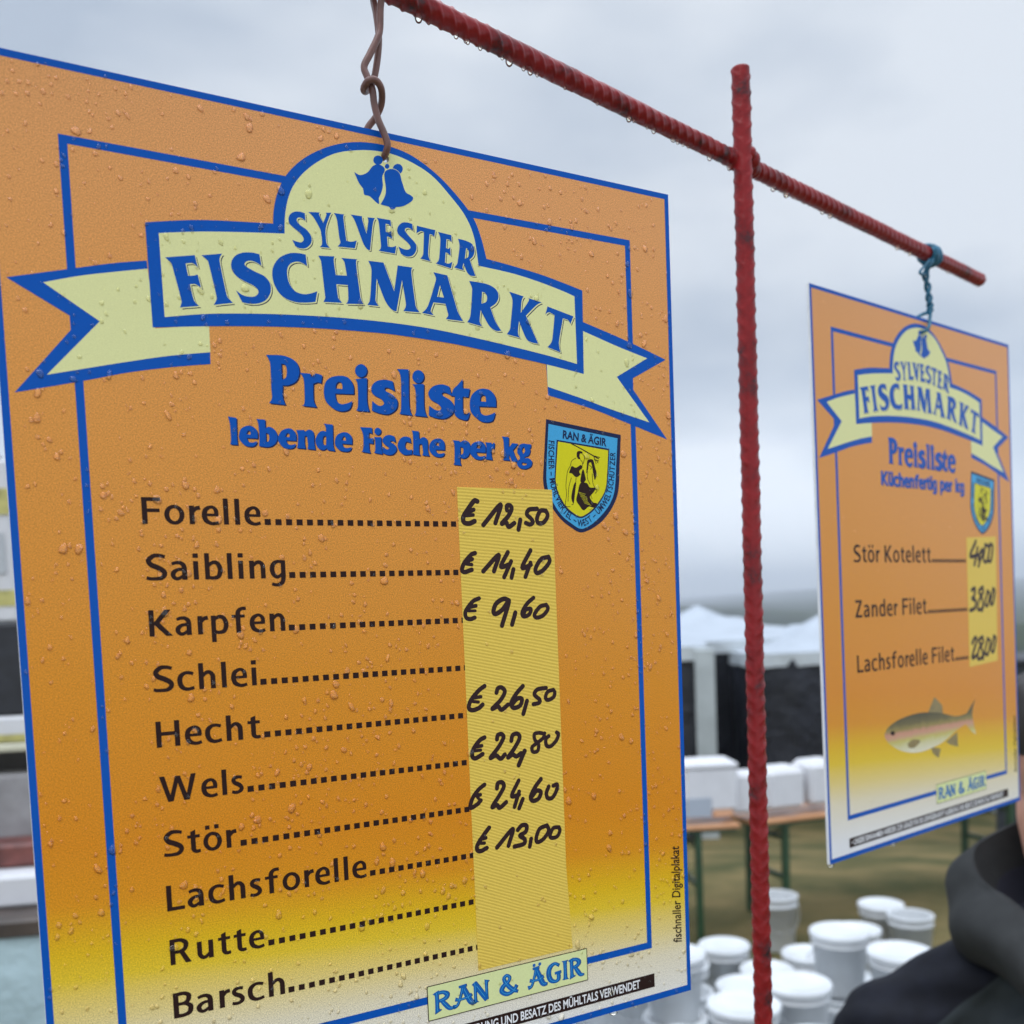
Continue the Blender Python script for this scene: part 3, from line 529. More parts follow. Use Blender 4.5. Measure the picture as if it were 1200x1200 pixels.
# ------------------------------------------------------------------ ground and hills
def sstep(a, b, x): t = min(1, max(0, (x - a) / (b - a))); return t * t * (3 - 2 * t)
def gz(x, y):
    d = math.hypot(x * .6, y)
    z = -0.75 * sstep(6.8, 12.5, d) - 0.5 * sstep(13, 30, d) - 1.2 * sstep(30, 110, d) - 6 * sstep(110, 420, d)
    if d > 350:
        k = sstep(420, 3200, d)
        z += 62 * k * (0.72 + 0.28 * math.sin(x * 0.0021 + 1.1) * math.cos(y * 0.0011) + 0.12 * math.sin(x * 0.0067 + 2.0))
        z += 7 * sstep(350, 700, d) * (1 - sstep(900, 1800, d)) * max(0, math.sin(x * 0.009 + 0.9))
    return z
def sheet(ys, xs_of, name, m):
    mb = MB(); rows = []
    for y in ys:
        xs = xs_of(y); rows.append([(x, y, gz(x, y)) for x in xs])
    n = len(rows[0]); vs = [v for r in rows for v in r]
    fs = [(i * n + k, i * n + k + 1, (i + 1) * n + k + 1, (i + 1) * n + k) for i in range(len(rows) - 1) for k in range(n - 1)]
    o = mb.add(vs, fs).build(name, m, smooth=True); o['kind'] = 'structure'; return o
grass = mat('trampled_grass', (0.062, 0.064, 0.024), 0.9, 0.15, col2=(0.16, 0.122, 0.052), vscale=1.7, bump=0.8, bscale=14)
sheet(list(np.concatenate([[-12, -5], np.linspace(-1, 16, 70), np.linspace(17, 60, 24)])), lambda y: np.linspace(-1, 1, 61) * (14 + abs(y) * 1.2), 'ground', grass)
land = mat('far_land', (0.020, 0.030, 0.024), 0.95, 0.1, col2=(0.062, 0.075, 0.042), vscale=0.006, bump=0)
sheet(list(np.concatenate([np.linspace(59.8, 400, 26), np.geomspace(420, 4200, 70)])), lambda y: np.linspace(-1, 1, 121) * (60 + y * 1.3), 'hills', land)

# ------------------------------------------------------------------ the two price signs
BW, BH, BT = 420.0, 556.5, 3.0
HOLE = [(210.4 + 2.2 * math.cos(a), 15.0 + 2.2 * math.sin(a)) for a in np.linspace(0, 2 * math.pi, 20, endpoint=False)]
POSE = {1: (((0.8622, 0.0401, -0.505), (-0.0685, 0.9969, -0.0378), (0.5019, 0.0672, 0.8623)), (-0.0624, -0.0200, 0.6086)),
        2: (((0.7627, 0.0524, -0.6447), (-0.0747, 0.9972, -0.0073), (0.6425, 0.0537, 0.7644)), (0.4564, -0.0941, 1.1102))}
def sign_matrix(k):
    Rm = np.array(POSE[k][0]); o = np.array(POSE[k][1]) + Rm @ np.array([-0.21, -0.3, 0])
    X, Y, Z = c2w_dir(Rm[:, 0]).normalized(), -c2w_dir(Rm[:, 1]), None
    Y = (Y - X * Y.dot(X)).normalized(); Z = X.cross(Y); O = c2w(o)
    return Matrix(((X.x, Y.x, Z.x, O.x), (X.y, Y.y, Z.y, O.y), (X.z, Y.z, Z.z, O.z), (0, 0, 0, 1)))
ORANGE = [(0.0, (0.72, 0.325, 0.115)), (0.30, (0.70, 0.290, 0.058)), (0.55, (0.67, 0.255, 0.016)), (0.70, (0.67, 0.240, 0.009)), (0.755, (0.68, 0.27, 0.010)), (0.80, (0.72, 0.44, 0.012)), (0.825, (0.74, 0.51, 0.03)), (0.865, (0.74, 0.59, 0.24)), (0.895, (0.74, 0.66, 0.48)), (0.97, (0.76, 0.76, 0.78))]  # printed fade lower down; the paler top stops paint in the sky's sheen
M_board = print_mat('printed_orange', None, grain=0.6, amt=0.30, ramp=ORANGE)
M_blue = print_mat('printed_blue', (0.002, 0.085, 0.42), grain=0.16, amt=0.06)
M_navy = print_mat('printed_navy', (0.012, 0.02, 0.07), grain=0.2, amt=0.04)
M_cream = print_mat('printed_cream', (0.73, 0.725, 0.35), grain=0.16, amt=0.05)
M_black = print_mat('printed_brown_black', (0.024, 0.010, 0.009), rough=0.45, grain=0.3, amt=0.05)
M_ink = print_mat('marker_ink', (0.030, 0.014, 0.016), rough=0.4, grain=0.1, amt=0.1)
M_sky = print_mat('printed_light_blue', (0.06, 0.36, 0.66), grain=0.16, amt=0.08)
M_yel = print_mat('printed_yellow', (0.66, 0.60, 0.012), grain=0.16, amt=0.05)
M_white = print_mat('printed_white', (0.80, 0.80, 0.82), grain=0.16, amt=0.03)
M_pale = print_mat('printed_pale_green', (0.69, 0.74, 0.36), grain=0.16, amt=0.05)
M_plate = print_mat('plate_letter_blue', (0.008, 0.12, 0.42), grain=0.16, amt=0.06)
M_board.node_tree.nodes['Principled BSDF'].inputs['Specular IOR Level'].default_value = 0.22
M_side = mat('board_edge', (0.74, 0.75, 0.78), 0.5, var=0.05, vscale=60)
# ribbed yellow adhesive strip
M_tape = print_mat('yellow_strip', (0.74, 0.52, 0.09), rough=0.42, grain=0.12, amt=0.06)
_t = M_tape.node_tree; _p = _t.nodes['Principled BSDF']
_co = N(_t, 'ShaderNodeTexCoord'); _sp = N(_t, 'ShaderNodeSeparateXYZ'); _t.links.new(_co.outputs['Object'], _sp.inputs[0])
_k = N(_t, 'ShaderNodeMapRange'); _k.inputs['From Min'].default_value = -.20; _k.inputs['From Max'].default_value = -.42; _k.inputs['To Min'].default_value = 0.02; _k.inputs['To Max'].default_value = .42
_t.links.new(_sp.outputs['Y'], _k.inputs['Value'])
_xo = N(_t, 'ShaderNodeMath', operation='SUBTRACT'); _xo.inputs[1].default_value = .28; _t.links.new(_sp.outputs['X'], _xo.inputs[0])
_ma = N(_t, 'ShaderNodeMath', operation='MULTIPLY_ADD'); _t.links.new(_xo.outputs[0], _ma.inputs[0]); _t.links.new(_k.outputs[0], _ma.inputs[1]); _t.links.new(_sp.outputs['Y'], _ma.inputs[2])
_cb = N(_t, 'ShaderNodeCombineXYZ'); _t.links.new(_ma.outputs[0], _cb.inputs['Y']); _t.links.new(_sp.outputs['X'], _cb.inputs['X'])
_w = N(_t, 'ShaderNodeTexWave', wave_type='BANDS', bands_direction='Y'); _w.inputs['Scale'].default_value = 150; _w.inputs['Distortion'].default_value = 1.6; _w.inputs['Detail'].default_value = 2; _w.inputs['Detail Scale'].default_value = 0.2
_t.links.new(_cb.outputs[0], _w.inputs['Vector'])
_b = N(_t, 'ShaderNodeBump'); _b.inputs['Strength'].default_value = 0.3; _b.inputs['Distance'].default_value = 0.0004
_t.links.new(_w.outputs['Fac'], _b.inputs['Height']); _t.links.new(_p.inputs['Normal'].links[0].from_socket, _b.inputs['Normal']); _t.links.new(_b.outputs[0], _p.inputs['Normal'])
# water
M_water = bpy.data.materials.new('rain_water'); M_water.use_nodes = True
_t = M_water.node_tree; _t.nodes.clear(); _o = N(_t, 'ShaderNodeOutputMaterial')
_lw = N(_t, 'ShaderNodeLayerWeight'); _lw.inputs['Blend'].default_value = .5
_rm = N(_t, 'ShaderNodeValToRGB'); _rm.color_ramp.elements[0].position = .5; _rm.color_ramp.elements[0].color = (1.24, 1.22, 1.16, 1); _rm.color_ramp.elements[1].position = .95; _rm.color_ramp.elements[1].color = (.66, .66, .66, 1)  # bright centre and dark rim paint in the light a drop would focus
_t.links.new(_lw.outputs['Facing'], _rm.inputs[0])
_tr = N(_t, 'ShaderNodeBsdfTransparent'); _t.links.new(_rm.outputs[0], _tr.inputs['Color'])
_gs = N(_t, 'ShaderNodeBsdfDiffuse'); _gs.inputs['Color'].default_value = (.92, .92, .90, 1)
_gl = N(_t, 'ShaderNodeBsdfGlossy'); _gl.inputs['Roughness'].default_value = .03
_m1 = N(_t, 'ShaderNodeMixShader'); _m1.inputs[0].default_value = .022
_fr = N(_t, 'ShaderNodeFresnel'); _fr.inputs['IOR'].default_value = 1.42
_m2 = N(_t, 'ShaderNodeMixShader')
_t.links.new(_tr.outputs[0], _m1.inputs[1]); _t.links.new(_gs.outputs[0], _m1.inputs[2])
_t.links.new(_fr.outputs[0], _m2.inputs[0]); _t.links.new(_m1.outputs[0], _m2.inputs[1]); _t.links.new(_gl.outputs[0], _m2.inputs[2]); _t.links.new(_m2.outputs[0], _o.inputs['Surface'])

def rect(u0, v0, u1, v1): return [(u0, v0), (u1, v0), (u1, v1), (u0, v1)]
def build_common(root):
    """everything the two boards share"""
    P = {}
    mb = MB(); fill(mb, [rect(0, 0, BW, BH), HOLE], 0.0)
    for (a, b) in (((0, 0), (BW, 0)), ((BW, 0), (BW, BH)), ((BW, BH), (0, BH)), ((0, BH), (0, 0))):
        mb.add([uv3(*a, 0), uv3(*b, 0), uv3(*b, -BT), uv3(*a, -BT)], [(0, 1, 2, 3)], 1)
    k = len(mb.v); V = [[Vector((u, v, 0)) for u, v in rect(0, 0, BW, BH)], [Vector((u, v, 0)) for u, v in HOLE]]
    fl = [p for r in V for p in r]; mb.add([uv3(p.x, p.y, -BT) for p in fl], [tuple(t) for t in tessellate_polygon(V)], 1)
    for i in range(20): mb.add([uv3(*HOLE[i], 0), uv3(*HOLE[i - 1], 0), uv3(*HOLE[i - 1], -BT), uv3(*HOLE[i], -BT)], [(0, 1, 2, 3)], 1)
    P['board'] = mb.build('board', [M_board, M_side], root)
    mb = MB(); fill(mb, [rect(0, 0, BW, BH), rect(3.6, 3.6, BW - 3.4, BH - 4.6)], 0.05)
    P['edge'] = mb.build('edge_border', M_blue, root)
    mb = MB(); l, r_, t, b, w = 34.0, BW - 34.1, 35.4, BH - 37.9, 4.1
    # the frame stops behind the banner and the name plate, so it is drawn in runs
    for q in (rect(l, t, 165, t + w), rect(258, t, r_, t + w), rect(l, t + w, l + w, 106), rect(l, 150, l + w, b - w - .6), rect(r_ - w, t + w, r_, 112), rect(r_ - w, 148, r_, b - w - .6), rect(l, b - w - .6, 212, b), rect(331, b - w - .6, r_, b)):
        fill(mb, [q], 0.06)
    P['frame'] = mb.build('inner_frame', M_blue, root)
    mb = MB()
    for s in DATA['tail_o']: fill(mb, parse(s), 0.09)
    bo = parse(DATA['box_o']); fill(mb, bo + [HOLE], 0.17)
    ban = P['banner'] = mb.build('banner', M_blue, root)
    mb = MB()
    for s in DATA['tail_i']: fill(mb, parse(s), 0.13)
    fill(mb, parse(DATA['box_i']) + [HOLE], 0.21)
    mb.build('banner_fill', M_cream, ban)
    mb = MB(); mb2 = MB(); mb3 = MB()
    for key, off in (('fischmarkt', 1.0), ('sylvester', 0.85)):
        for s in DATA[key]:
            rg = parse(s); fill(mb2, rg, 0.23, off * 1.05, off * 0.95); fill(mb3, rg, 0.26, off * 0.62, off * 0.55); fill(mb, rg, 0.30)
    t_ = mb.build('title_lettering', M_blue, ban); mb2.build('title_shadow', M_navy, ban); mb3.build('title_highlight', M_cream, ban)
    mb = MB(); mbo = MB()
    for i, s in enumerate(DATA['bells']):
        rg = parse(s); fill(mb, rg, (0.28, 0.33, 0.25, 0.25, 0.25)[i])
    rg = parse(DATA['bells'][1])[0]
    sdf_mesh(mbo, [('c', rg[:int(len(rg) * .36)] , 0.28)], 0.31, 0.12)
    bl = mb.build('bell_emblem', M_blue, ban); mbo.build('bell_outline', M_cream, bl)
    # heading
    mb = MB(); mb2 = MB()
    for s in DATA['preis']: rg = parse(s); fill(mb, rg, 0.16); fill(mb2, rg, 0.10, 0.75, 0.6)
    hd = P['heading'] = mb.build('heading_lettering', M_blue, root); mb2.build('heading_shadow', M_navy, hd)
    # crest
    e = [parse(s) for s in DATA['em']]
    mb = MB(); fill(mb, e[0], 0.08); cr_ = P['crest'] = mb.build('crest', M_navy, root)
    mb = MB(); fill(mb, e[1], 0.11); mb.build('crest_border', M_sky, cr_)
    mb = MB(); fill(mb, e[2], 0.14); mb.build('crest_outline', M_navy, cr_)
    mb = MB(); fill(mb, e[3], 0.17); mb.build('crest_field', M_yel, cr_)
    mb = MB(); items = []
    for s in DATA['em_fig']: items.append(('p', parse(s)[0]))
    for st in DATA['em_lines'].split('/'):
        w, pts = st.split(':'); pts = [tuple(int(c) / 100 for c in p.split(',')) for p in pts.split()]
        items.append(('c', [tuple(q) for q in crom(pts, 5)] if len(pts) > 2 else pts, int(w) / 200))
    sdf_mesh(mb, items, 0.2, 0.14)
    # broken hatching on the skirt
    mb.build('crest_figures', M_black, cr_)
    mb = MB(); hs = []
    for i in range(9):
        a = (337.2 + 0.55 * i + rng.random() * .3, 203.5 + 0.9 * i); hs.append(('c', [a, (a[0] + 3.6 + rng.random() * 2, a[1] + 1.2)], 0.11))
    sdf_mesh(mb, hs, 0.23, 0.12); mb.build('crest_hatching', M_yel, cr_)
    mb = MB()
    path = np.array([tuple(int(c) / 100 for c in p.split(',')) for p in DATA['em_path'].split()])
    path = np.array(crom([tuple(p) for p in path], 12)); seg = np.hypot(*np.diff(path, axis=0).T); cum = np.concatenate([[0], np.cumsum(seg)])
    txt = 'FISCHER – MÜHLVIERTEL – WEST – UMWELTSCHÜTZER'
    adv = []
    for ch in txt:
        if ch == ' ': adv.append(.28); continue
        a, b = text_width(ch, 0.02); adv.append(b - a + .12)
    tot = sum(adv); k = cum[-1] / tot; s = 0; cap = 4.3
    for ch, a in zip(txt, adv):
        c = (s + a / 2) * k; s += a
        if ch == ' ': continue
        px_, py_ = np.interp(c, cum, path[:, 0]), np.interp(c, cum, path[:, 1]); qx, qy = np.interp(c + .3, cum, path[:, 0]), np.interp(c + .3, cum, path[:, 1])
        tx, ty = qx - px_, qy - py_; L = math.hypot(tx, ty); tx, ty = tx / L, ty / L; nx, ny = ty, -tx          # inward
        x0, x1 = text_width(ch, 0.02); mid = (x0 + x1) / 2; fx = k; fy = cap / .69
        put_text(mb, ch, lambda x, y: uv3(px_ + (x - mid) * fx * tx + y * fy * nx, py_ + (x - mid) * fx * ty + y * fy * ny, 0.2), 0.02)
    (ax, ay), (bx, by) = [tuple(int(c) / 100 for c in p.split(',')) for p in DATA['em_top'].split()]
    x0, x1 = text_width('RAN & ÄGIR', 0.03); L = math.hypot(bx - ax, by - ay); tx, ty = (bx - ax) / L, (by - ay) / L; fx = L / (x1 - x0); fy = 5.0 / .69
    put_text(mb, 'RAN & ÄGIR', lambda x, y: uv3(ax + (x - x0) * fx * tx + y * fy * ty, ay + (x - x0) * fx * ty - y * fy * tx, 0.2), 0.03)
    mb.build('crest_lettering', M_navy, cr_)
    # name plate
    mb = MB(); u0, v0, u1, v1 = 211.9, 507.4, 331.1, 529.5
    fill(mb, [rect(u0, v0, u1, v1)], 0.22); pl = P['plate'] = mb.build('name_plate', M_black, root)
    mb = MB(); fill(mb, [rect(u0 + .55, v0 + .55, u1 - .55, v1 - .55)], 0.25); mb.build('plate_fill', M_pale, pl)
    mb = MB(); mb2 = MB(); mb3 = MB(); base = v1 - 4.6; cap = 12.6
    for ch, a, b in (('R', 3.5, 17.8), ('A', 17.2, 33.5), ('N', 31.5, 43.0), ('&', 50.5, 64.5), ('A', 71.8, 86.6), ('G', 86.4, 97.6), ('I', 98.8, 103.2), ('R', 103.8, 115.6)):
        w, sts = DG[ch]; fx = (b - a) / w; its = []; lines = []
        for st in sts:
            c = [tuple(q) for q in crom(st, 6)] if len(st) > 2 else [np.array(q, float) for q in st]
            pl2 = [(u0 + a + x * fx, base - y * cap / 100, wd * cap / 100) for x, y, wd in c]
            its.append(('p', ribbon(pl2)))
            if max(q[2] for q in pl2) > 2.2: lines.append(('c', [(q[0] + .1, q[1]) for q in pl2[2:-2]], 0.16))
        sdf_mesh(mb2, its, 0.28, 0.22, grow=0.18, du=0.35, dv=0.15); sdf_mesh(mb, its, 0.32, 0.22, grow=0.12)
        if lines: sdf_mesh(mb3, lines, 0.35, 0.14)
    for cx in (77.2, 81.6): 
        sdf_mesh(mb, [('p', ring_(u0 + cx, v0 + 3.0, 1.15, 1.15, 14))], 0.32, 0.15)
    mb.build('plate_lettering', M_plate, pl); mb2.build('plate_shadow', M_navy, pl); mb3.build('plate_highlight', M_sky, pl)
    # notice strip
    mb = MB(); fill(mb, [rect(35.5, 537.0, 387.3, 546.6)], 0.08); st = P['strip'] = mb.build('notice_strip', M_black, root)
    mb = MB(); tail = 'ALISIERUNG UND BESATZ DES MÜHLTALS VERWENDET'; head = '• UNSERE EINNAHMEN WERDEN ZUR GÄNZE FÜR DIE GEWÄSSER-REVIT'
    for body, a, b in ((tail, 229.5, 374.5), (head, 40.0, 228.3)):
        x0, x1 = text_width(body, 0.022); fx = (b - a) / (x1 - x0)
        put_text(mb, body, lambda x, y: uv3(a + (x - x0) * fx, 544.6 - y * 5.7 / .69, 0.12), 0.022)
    mb.build('notice_lettering', M_white, st)
    # printer's credit, running up the right edge
    mb = MB(); x0, x1 = text_width('fischnaller Digitalplakat', 0.016); fx = 69.5 / (x1 - x0); fy = 7.4 / .69
    put_text(mb, 'fischnaller Digitalplakat', lambda x, y: uv3(412.6 - y * fy, 519.8 - (x - x0 + y * .22) * fx, 0.08), 0.016)
    P['credit'] = mb.build('printer_credit', M_black, root)
    return P
def squares(mb, u0, u1, base, pitch, w, h, z):
    u = u0
    while u < u1:
        fill(mb, [rect(u, base - h, min(u + w, u1), base)], z); u += pitch
def drops_mesh(spec, z=0.0):
    """domes of water on the board: (u, v, radius mm)"""
    mb = MB(); K = 12
    for u, v, r in spec:
        e = 1 + abs(rng.normal(0, .22)); ph = rng.random(4) * 6.28; tilt = rng.normal(0, .35); h = r * rng.uniform(.30, .42)
        vs = []; fs = []
        for ri, (fr, fh) in enumerate(((1.0, -0.06), (.95, .28), (.78, .66), (.48, .92))):
            for i in range(K):
                a = 2 * math.pi * i / K; q = r * fr * (1 + .12 * math.sin(2 * a + ph[0]) + .09 * math.sin(3 * a + ph[1]))
                x, y = q * math.cos(a), q * math.sin(a) * e
                x *= 1 + .18 * y / r / e           # heavier towards the bottom
                x, y = x * math.cos(tilt) - y * math.sin(tilt) * .4, y
                vs.append(uv3(u + x, v + y + .25 * r * fh, z + h * fh))
        vs.append(uv3(u, v + .3 * r, z + h))
        for ri in range(3):
            for i in range(K): fs.append((ri * K + i, (ri + 1) * K + i, (ri + 1) * K + (i + 1) % K, ri * K + (i + 1) % K))
        for i in range(K): fs.append((3 * K + i, 4 * K, 3 * K + (i + 1) % K))
        mb.add(vs, fs)
    return mb
def wetness(u, v): return 0.35 + 0.65 * max(0, math.sin(u * .031 + 1.3 * math.sin(v * .017)) * math.cos(v * .023 + u * .008)) + .25 * math.sin(u * .11 + v * .07)
def scatter(n, rmin, rmax, exp, uniform=False):
    out_ = []
    grid = {}
    tries = 0
    while len(out_) < n and tries < n * 60:
        tries += 1
        u, v = rng.uniform(2, BW - 2), rng.uniform(2, BH - 2)
        if rng.random() > wetness(u, v): continue
        r = rmin + (rmax - rmin) * rng.random() ** exp
        if math.hypot(u - 210.4, v - 15) < 6: continue
        c = (int(u // 8), int(v // 8)); ok = True
        for a in (-1, 0, 1):
            for b in (-1, 0, 1):
                for (x, y, q) in grid.get((c[0] + a, c[1] + b), ()):
                    if math.hypot(u - x, v - y) < (r + q) * 1.15: ok = False
        if not ok: continue
        grid.setdefault(c, []).append((u, v, r)); out_.append((u, v, r))
    return out_

S1 = empty('price_sign', label='large orange wet price board for live fish hanging nearest on a brown wire', cat='price sign', group='fish market price signs')
S1.matrix_world = sign_matrix(1)
P1 = build_common(S1)
S2 = empty('price_sign', label='smaller-looking orange price board with a trout picture hanging from blue twine', cat='price sign', group='fish market price signs')
S2.matrix_world = sign_matrix(2)
for o in list(S1.children): copy_tree(o, S2)
# the live-fish board's own lettering
mb = MB(); mb2 = MB()
for key in ('lebende', 'fische', 'perkg'):
    for s in DATA[key]: rg = parse(s); fill(mb, rg, 0.16); fill(mb2, rg, 0.10, 0.62, 0.55)
o = mb.build('subheading_lettering', M_blue, S1); mb2.build('subheading_shadow', M_navy, o)
mb = MB(); rows = [('Forelle', 125.1), ('Saibling', 137.4), ('Karpfen', 135.5), ('Schlei', 117.6), ('Hecht', 118.1), ('Wels', 107.0), ('Stör', 101.4), ('Lachsforelle', 176.7), ('Rutte', 113.7), ('Barsch', 123.7)]
for i, (wd, x1) in enumerate(rows):
    base = 226.8 + 29.43 * i
    for its in lay_word(wd, 62.3, base, 9.9, x1): sdf_mesh(mb, its, 0.10, 0.2)
    squares(mb, x1 + 2.0, 248.6, base, 6.08, 3.5, 3.3, 0.10)
mb.build('fish_list_lettering', M_black, S1)
tp = parse(DATA['tape'])[0]
def slab(mb, ring, z0, z1):
    fill(mb, [ring], z1); n = len(ring)
    for i in range(n): mb.add([uv3(*ring[i], z0), uv3(*ring[(i + 1) % n], z0), uv3(*ring[(i + 1) % n], z1), uv3(*ring[i], z1)], [(0, 1, 2, 3)])
mb = MB(); slab(mb, tp, 0.0, 0.20); tape = mb.build('price_strip', M_tape, S1)
def ink(mb, s, z, h=0.2, thin=1.2):
    items = []
    for st in s.split('/'):
        w, pts = st.split(':'); pts = [tuple(int(c) / 100 for c in p.split(',')) for p in pts.split()]
        items.append(('c', [tuple(q) for q in crom(pts, 6)] if len(pts) > 2 else pts, int(w) / 200 * thin))
    sdf_mesh(mb, items, z, h)
for s in DATA['prices']:
    mb = MB(); ink(mb, s, 0.24); mb.build('handwritten_price', M_ink, tape)
sp = scatter(420, 1.2, 2.4, 2.4) + scatter(2600, 0.45, 1.25, 1.3)
sp = [q for q in sp if not (250 < q[0] < 318 and 205 < q[1] < 505 and (rng.random() < .72 or q[2] > 1.6))]
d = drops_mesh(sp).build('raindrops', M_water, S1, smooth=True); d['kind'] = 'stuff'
# drops hanging on the lower edge
for u, r in ((352, 2.6), (309, 3.0), (300, 1.4), (371, 1.6), (140, 2.2)):
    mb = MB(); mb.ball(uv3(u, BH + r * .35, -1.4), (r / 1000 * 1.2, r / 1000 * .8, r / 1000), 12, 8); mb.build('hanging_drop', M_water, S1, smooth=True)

# the ready-to-cook board's own lettering
mb = MB(); mb2 = MB()
for its in lay_word('Küchenfertig per kg', 118, 183.0, 9.8, 296, gap=0.7, space=80):
    sdf_mesh(mb, its, 0.16, 0.25, grow=0.55); sdf_mesh(mb2, its, 0.10, 0.25, grow=0.55, du=.6, dv=.55)
o = mb.build('subheading_lettering', M_blue, S2); mb2.build('subheading_shadow', M_navy, o)
mb = MB()
for wd, x1, base in (('Stör Kotelett', 215.5, 262.7), ('Zander Filet', 203.0, 318.2), ('Lachsforelle Filet', 262.0, 373.4)):
    for its in lay_word(wd, 60.6, base, 12.5, x1, space=78): sdf_mesh(mb, its, 0.10, 0.25)
    squares(mb, x1 + 2.5, 296.5, base, 5.2, 3.9, 3.6, 0.10)
mb.build('fillet_list_lettering', M_black, S2)
mb = MB(); slab(mb, parse(DATA['tape2'])[0], 0.0, 0.20); tape2 = mb.build('price_strip', M_tape, S2)
for s in DATA['prices2']:
    mb = MB(); ink(mb, s, 0.24, 0.2, 1.3); mb.build('handwritten_price', M_ink, tape2)
FC = [((0.10, 0.085, 0.02), (0.17, 0.14, 0.03)), ((0.60, 0.27, 0.22), (0.62, 0.33, 0.26)), ((0.66, 0.62, 0.50), (0.74, 0.72, 0.62)), ((0.26, 0.25, 0.06), (0.36, 0.34, 0.08)), ((0.20, 0.15, 0.05), (0.28, 0.2, 0.06))]
FM = [mat('fish_' + n, a, 0.4, col2=b, vscale=160) for n, (a, b) in zip(('back', 'flank_stripe', 'belly', 'flank', 'fin'), FC)]
fr = [parse(s) for s in DATA['fish']]
mb = MB(); fill(mb, fr[0], 0.08); 
_bx = np.array(fr[0][0]); _tail = _bx[_bx[:, 0] > np.quantile(_bx[:, 0], .9)]
(_su, _sv), (_tu, _tv) = _bx[np.argmin(_bx[:, 0])], _tail.mean(0); _sl = (_tv - _sv) / (_tu - _su)
FB = bpy.data.materials.new('trout_print'); FB.use_nodes = True; _t = FB.node_tree; _p = _t.nodes['Principled BSDF']; _p.inputs['Roughness'].default_value = .4
_co = N(_t, 'ShaderNodeTexCoord'); _s = N(_t, 'ShaderNodeSeparateXYZ'); _t.links.new(_co.outputs['Object'], _s.inputs[0])
_a = N(_t, 'ShaderNodeMath', operation='MULTIPLY_ADD'); _a.inputs[1].default_value = _sl; _t.links.new(_s.outputs['X'], _a.inputs[0]); _t.links.new(_s.outputs['Y'], _a.inputs[2])
_off = [(v - _sl * u) / 1000 for u, v in fr[0][0] if u < _tu - 12]
_n = N(_t, 'ShaderNodeTexNoise'); _n.inputs['Scale'].default_value = 120; _n.inputs['Detail'].default_value = 4; _t.links.new(_co.outputs['Object'], _n.inputs['Vector'])
_a2 = N(_t, 'ShaderNodeMath', operation='MULTIPLY_ADD'); _a2.inputs[1].default_value = .006; _t.links.new(_n.outputs['Fac'], _a2.inputs[0]); _t.links.new(_a.outputs[0], _a2.inputs[2])
_m = N(_t, 'ShaderNodeMapRange'); _m.inputs['From Min'].default_value = -min(_off) + .003; _m.inputs['From Max'].default_value = -max(_off) + .003; _t.links.new(_a2.outputs[0], _m.inputs['Value'])
_r = N(_t, 'ShaderNodeValToRGB'); _e = _r.color_ramp.elements; _e[0].position = 0; _e[0].color = (.045, .036, .008, 1); _e[1].position = 1; _e[1].color = (.72, .68, .54, 1)
for _ps, _c in ((.22, (.12, .095, .02)), (.36, (.28, .21, .045)), (.44, (.56, .25, .16)), (.54, (.55, .31, .17)), (.64, (.52, .45, .10)), (.76, (.60, .55, .28))): _e.new(_ps).color = (*_c, 1)
_t.links.new(_m.outputs[0], _r.inputs[0]); _t.links.new(_r.outputs[0], _p.inputs['Base Color'])
fish = mb.build('printed_fish', FB, S2)
for q in fr[1:4]: mb = MB(); fill(mb, q, 0.06); mb.build('fin', FM[4], fish)
mb = MB(); fill(mb, fr[8], .13); mb.build('fish_eye', M_black, fish)
mb = MB(); fill(mb, fr[4], 0.135); mb.build('pectoral_fin', FM[4], fish)
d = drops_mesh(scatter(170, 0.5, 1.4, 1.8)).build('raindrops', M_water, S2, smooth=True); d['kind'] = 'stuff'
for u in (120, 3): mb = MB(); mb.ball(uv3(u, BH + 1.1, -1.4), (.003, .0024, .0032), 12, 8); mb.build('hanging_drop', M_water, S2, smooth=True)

# ------------------------------------------------------------------ steel rack
h1 = c2w((-0.0735 * 447.0 / 447.0, -0.3038, 0.5897)); h2 = c2w((0.4459, -0.3831, 1.0986))
A_ = c2w(((447 - CX) / FPX * .5897, (-16 - CY) / FPX * .5897, .5897)); B_ = c2w(((1087 - CX) / FPX * 1.0986, (298 - CY) / FPX * 1.0986, 1.0986))
bd = (B_ - A_); bl_ = bd.length; bd.normalize()
def cam_px(p):
    q = p - CAM; v = RGT * q.x + FWD * q.y - GRAV * q.z
    return CX + FPX * v.x / v.z, CY + FPX * v.y / v.z, v.z
def find(fn, target, lo, hi):
    for _ in range(50):
        m = (lo + hi) / 2
        if fn(m) < target: lo = m
        else: hi = m
    return (lo + hi) / 2
s_end = find(lambda s: cam_px(A_ + bd * s)[0], 1149, bl_, bl_ + .5)
s_pole = find(lambda s: cam_px(A_ + bd * s)[0], 870.5, 0, bl_)
M_red = bpy.data.materials.new('worn_red_paint'); M_red.use_nodes = True
_t = M_red.node_tree; _p = _t.nodes['Principled BSDF']; _co = N(_t, 'ShaderNodeTexCoord')
_n = N(_t, 'ShaderNodeTexNoise'); _n.inputs['Scale'].default_value = 26; _n.inputs['Detail'].default_value = 8; _n.inputs['Roughness'].default_value = .72
_t.links.new(_co.outputs['Object'], _n.inputs['Vector'])
_r1 = N(_t, 'ShaderNodeValToRGB'); _e = _r1.color_ramp.elements
_e[0].position = .33; _e[0].color = (0.022, 0.022, 0.026, 1); _e[1].position = .44; _e[1].color = (0.19, 0.010, 0.012, 1)
_q = _e.new(.55); _q.color = (0.25, 0.013, 0.015, 1); _q = _e.new(.75); _q.color = (0.22, 0.022, 0.024, 1)
_t.links.new(_n.outputs['Fac'], _r1.inputs[0]); _t.links.new(_r1.outputs[0], _p.inputs['Base Color'])
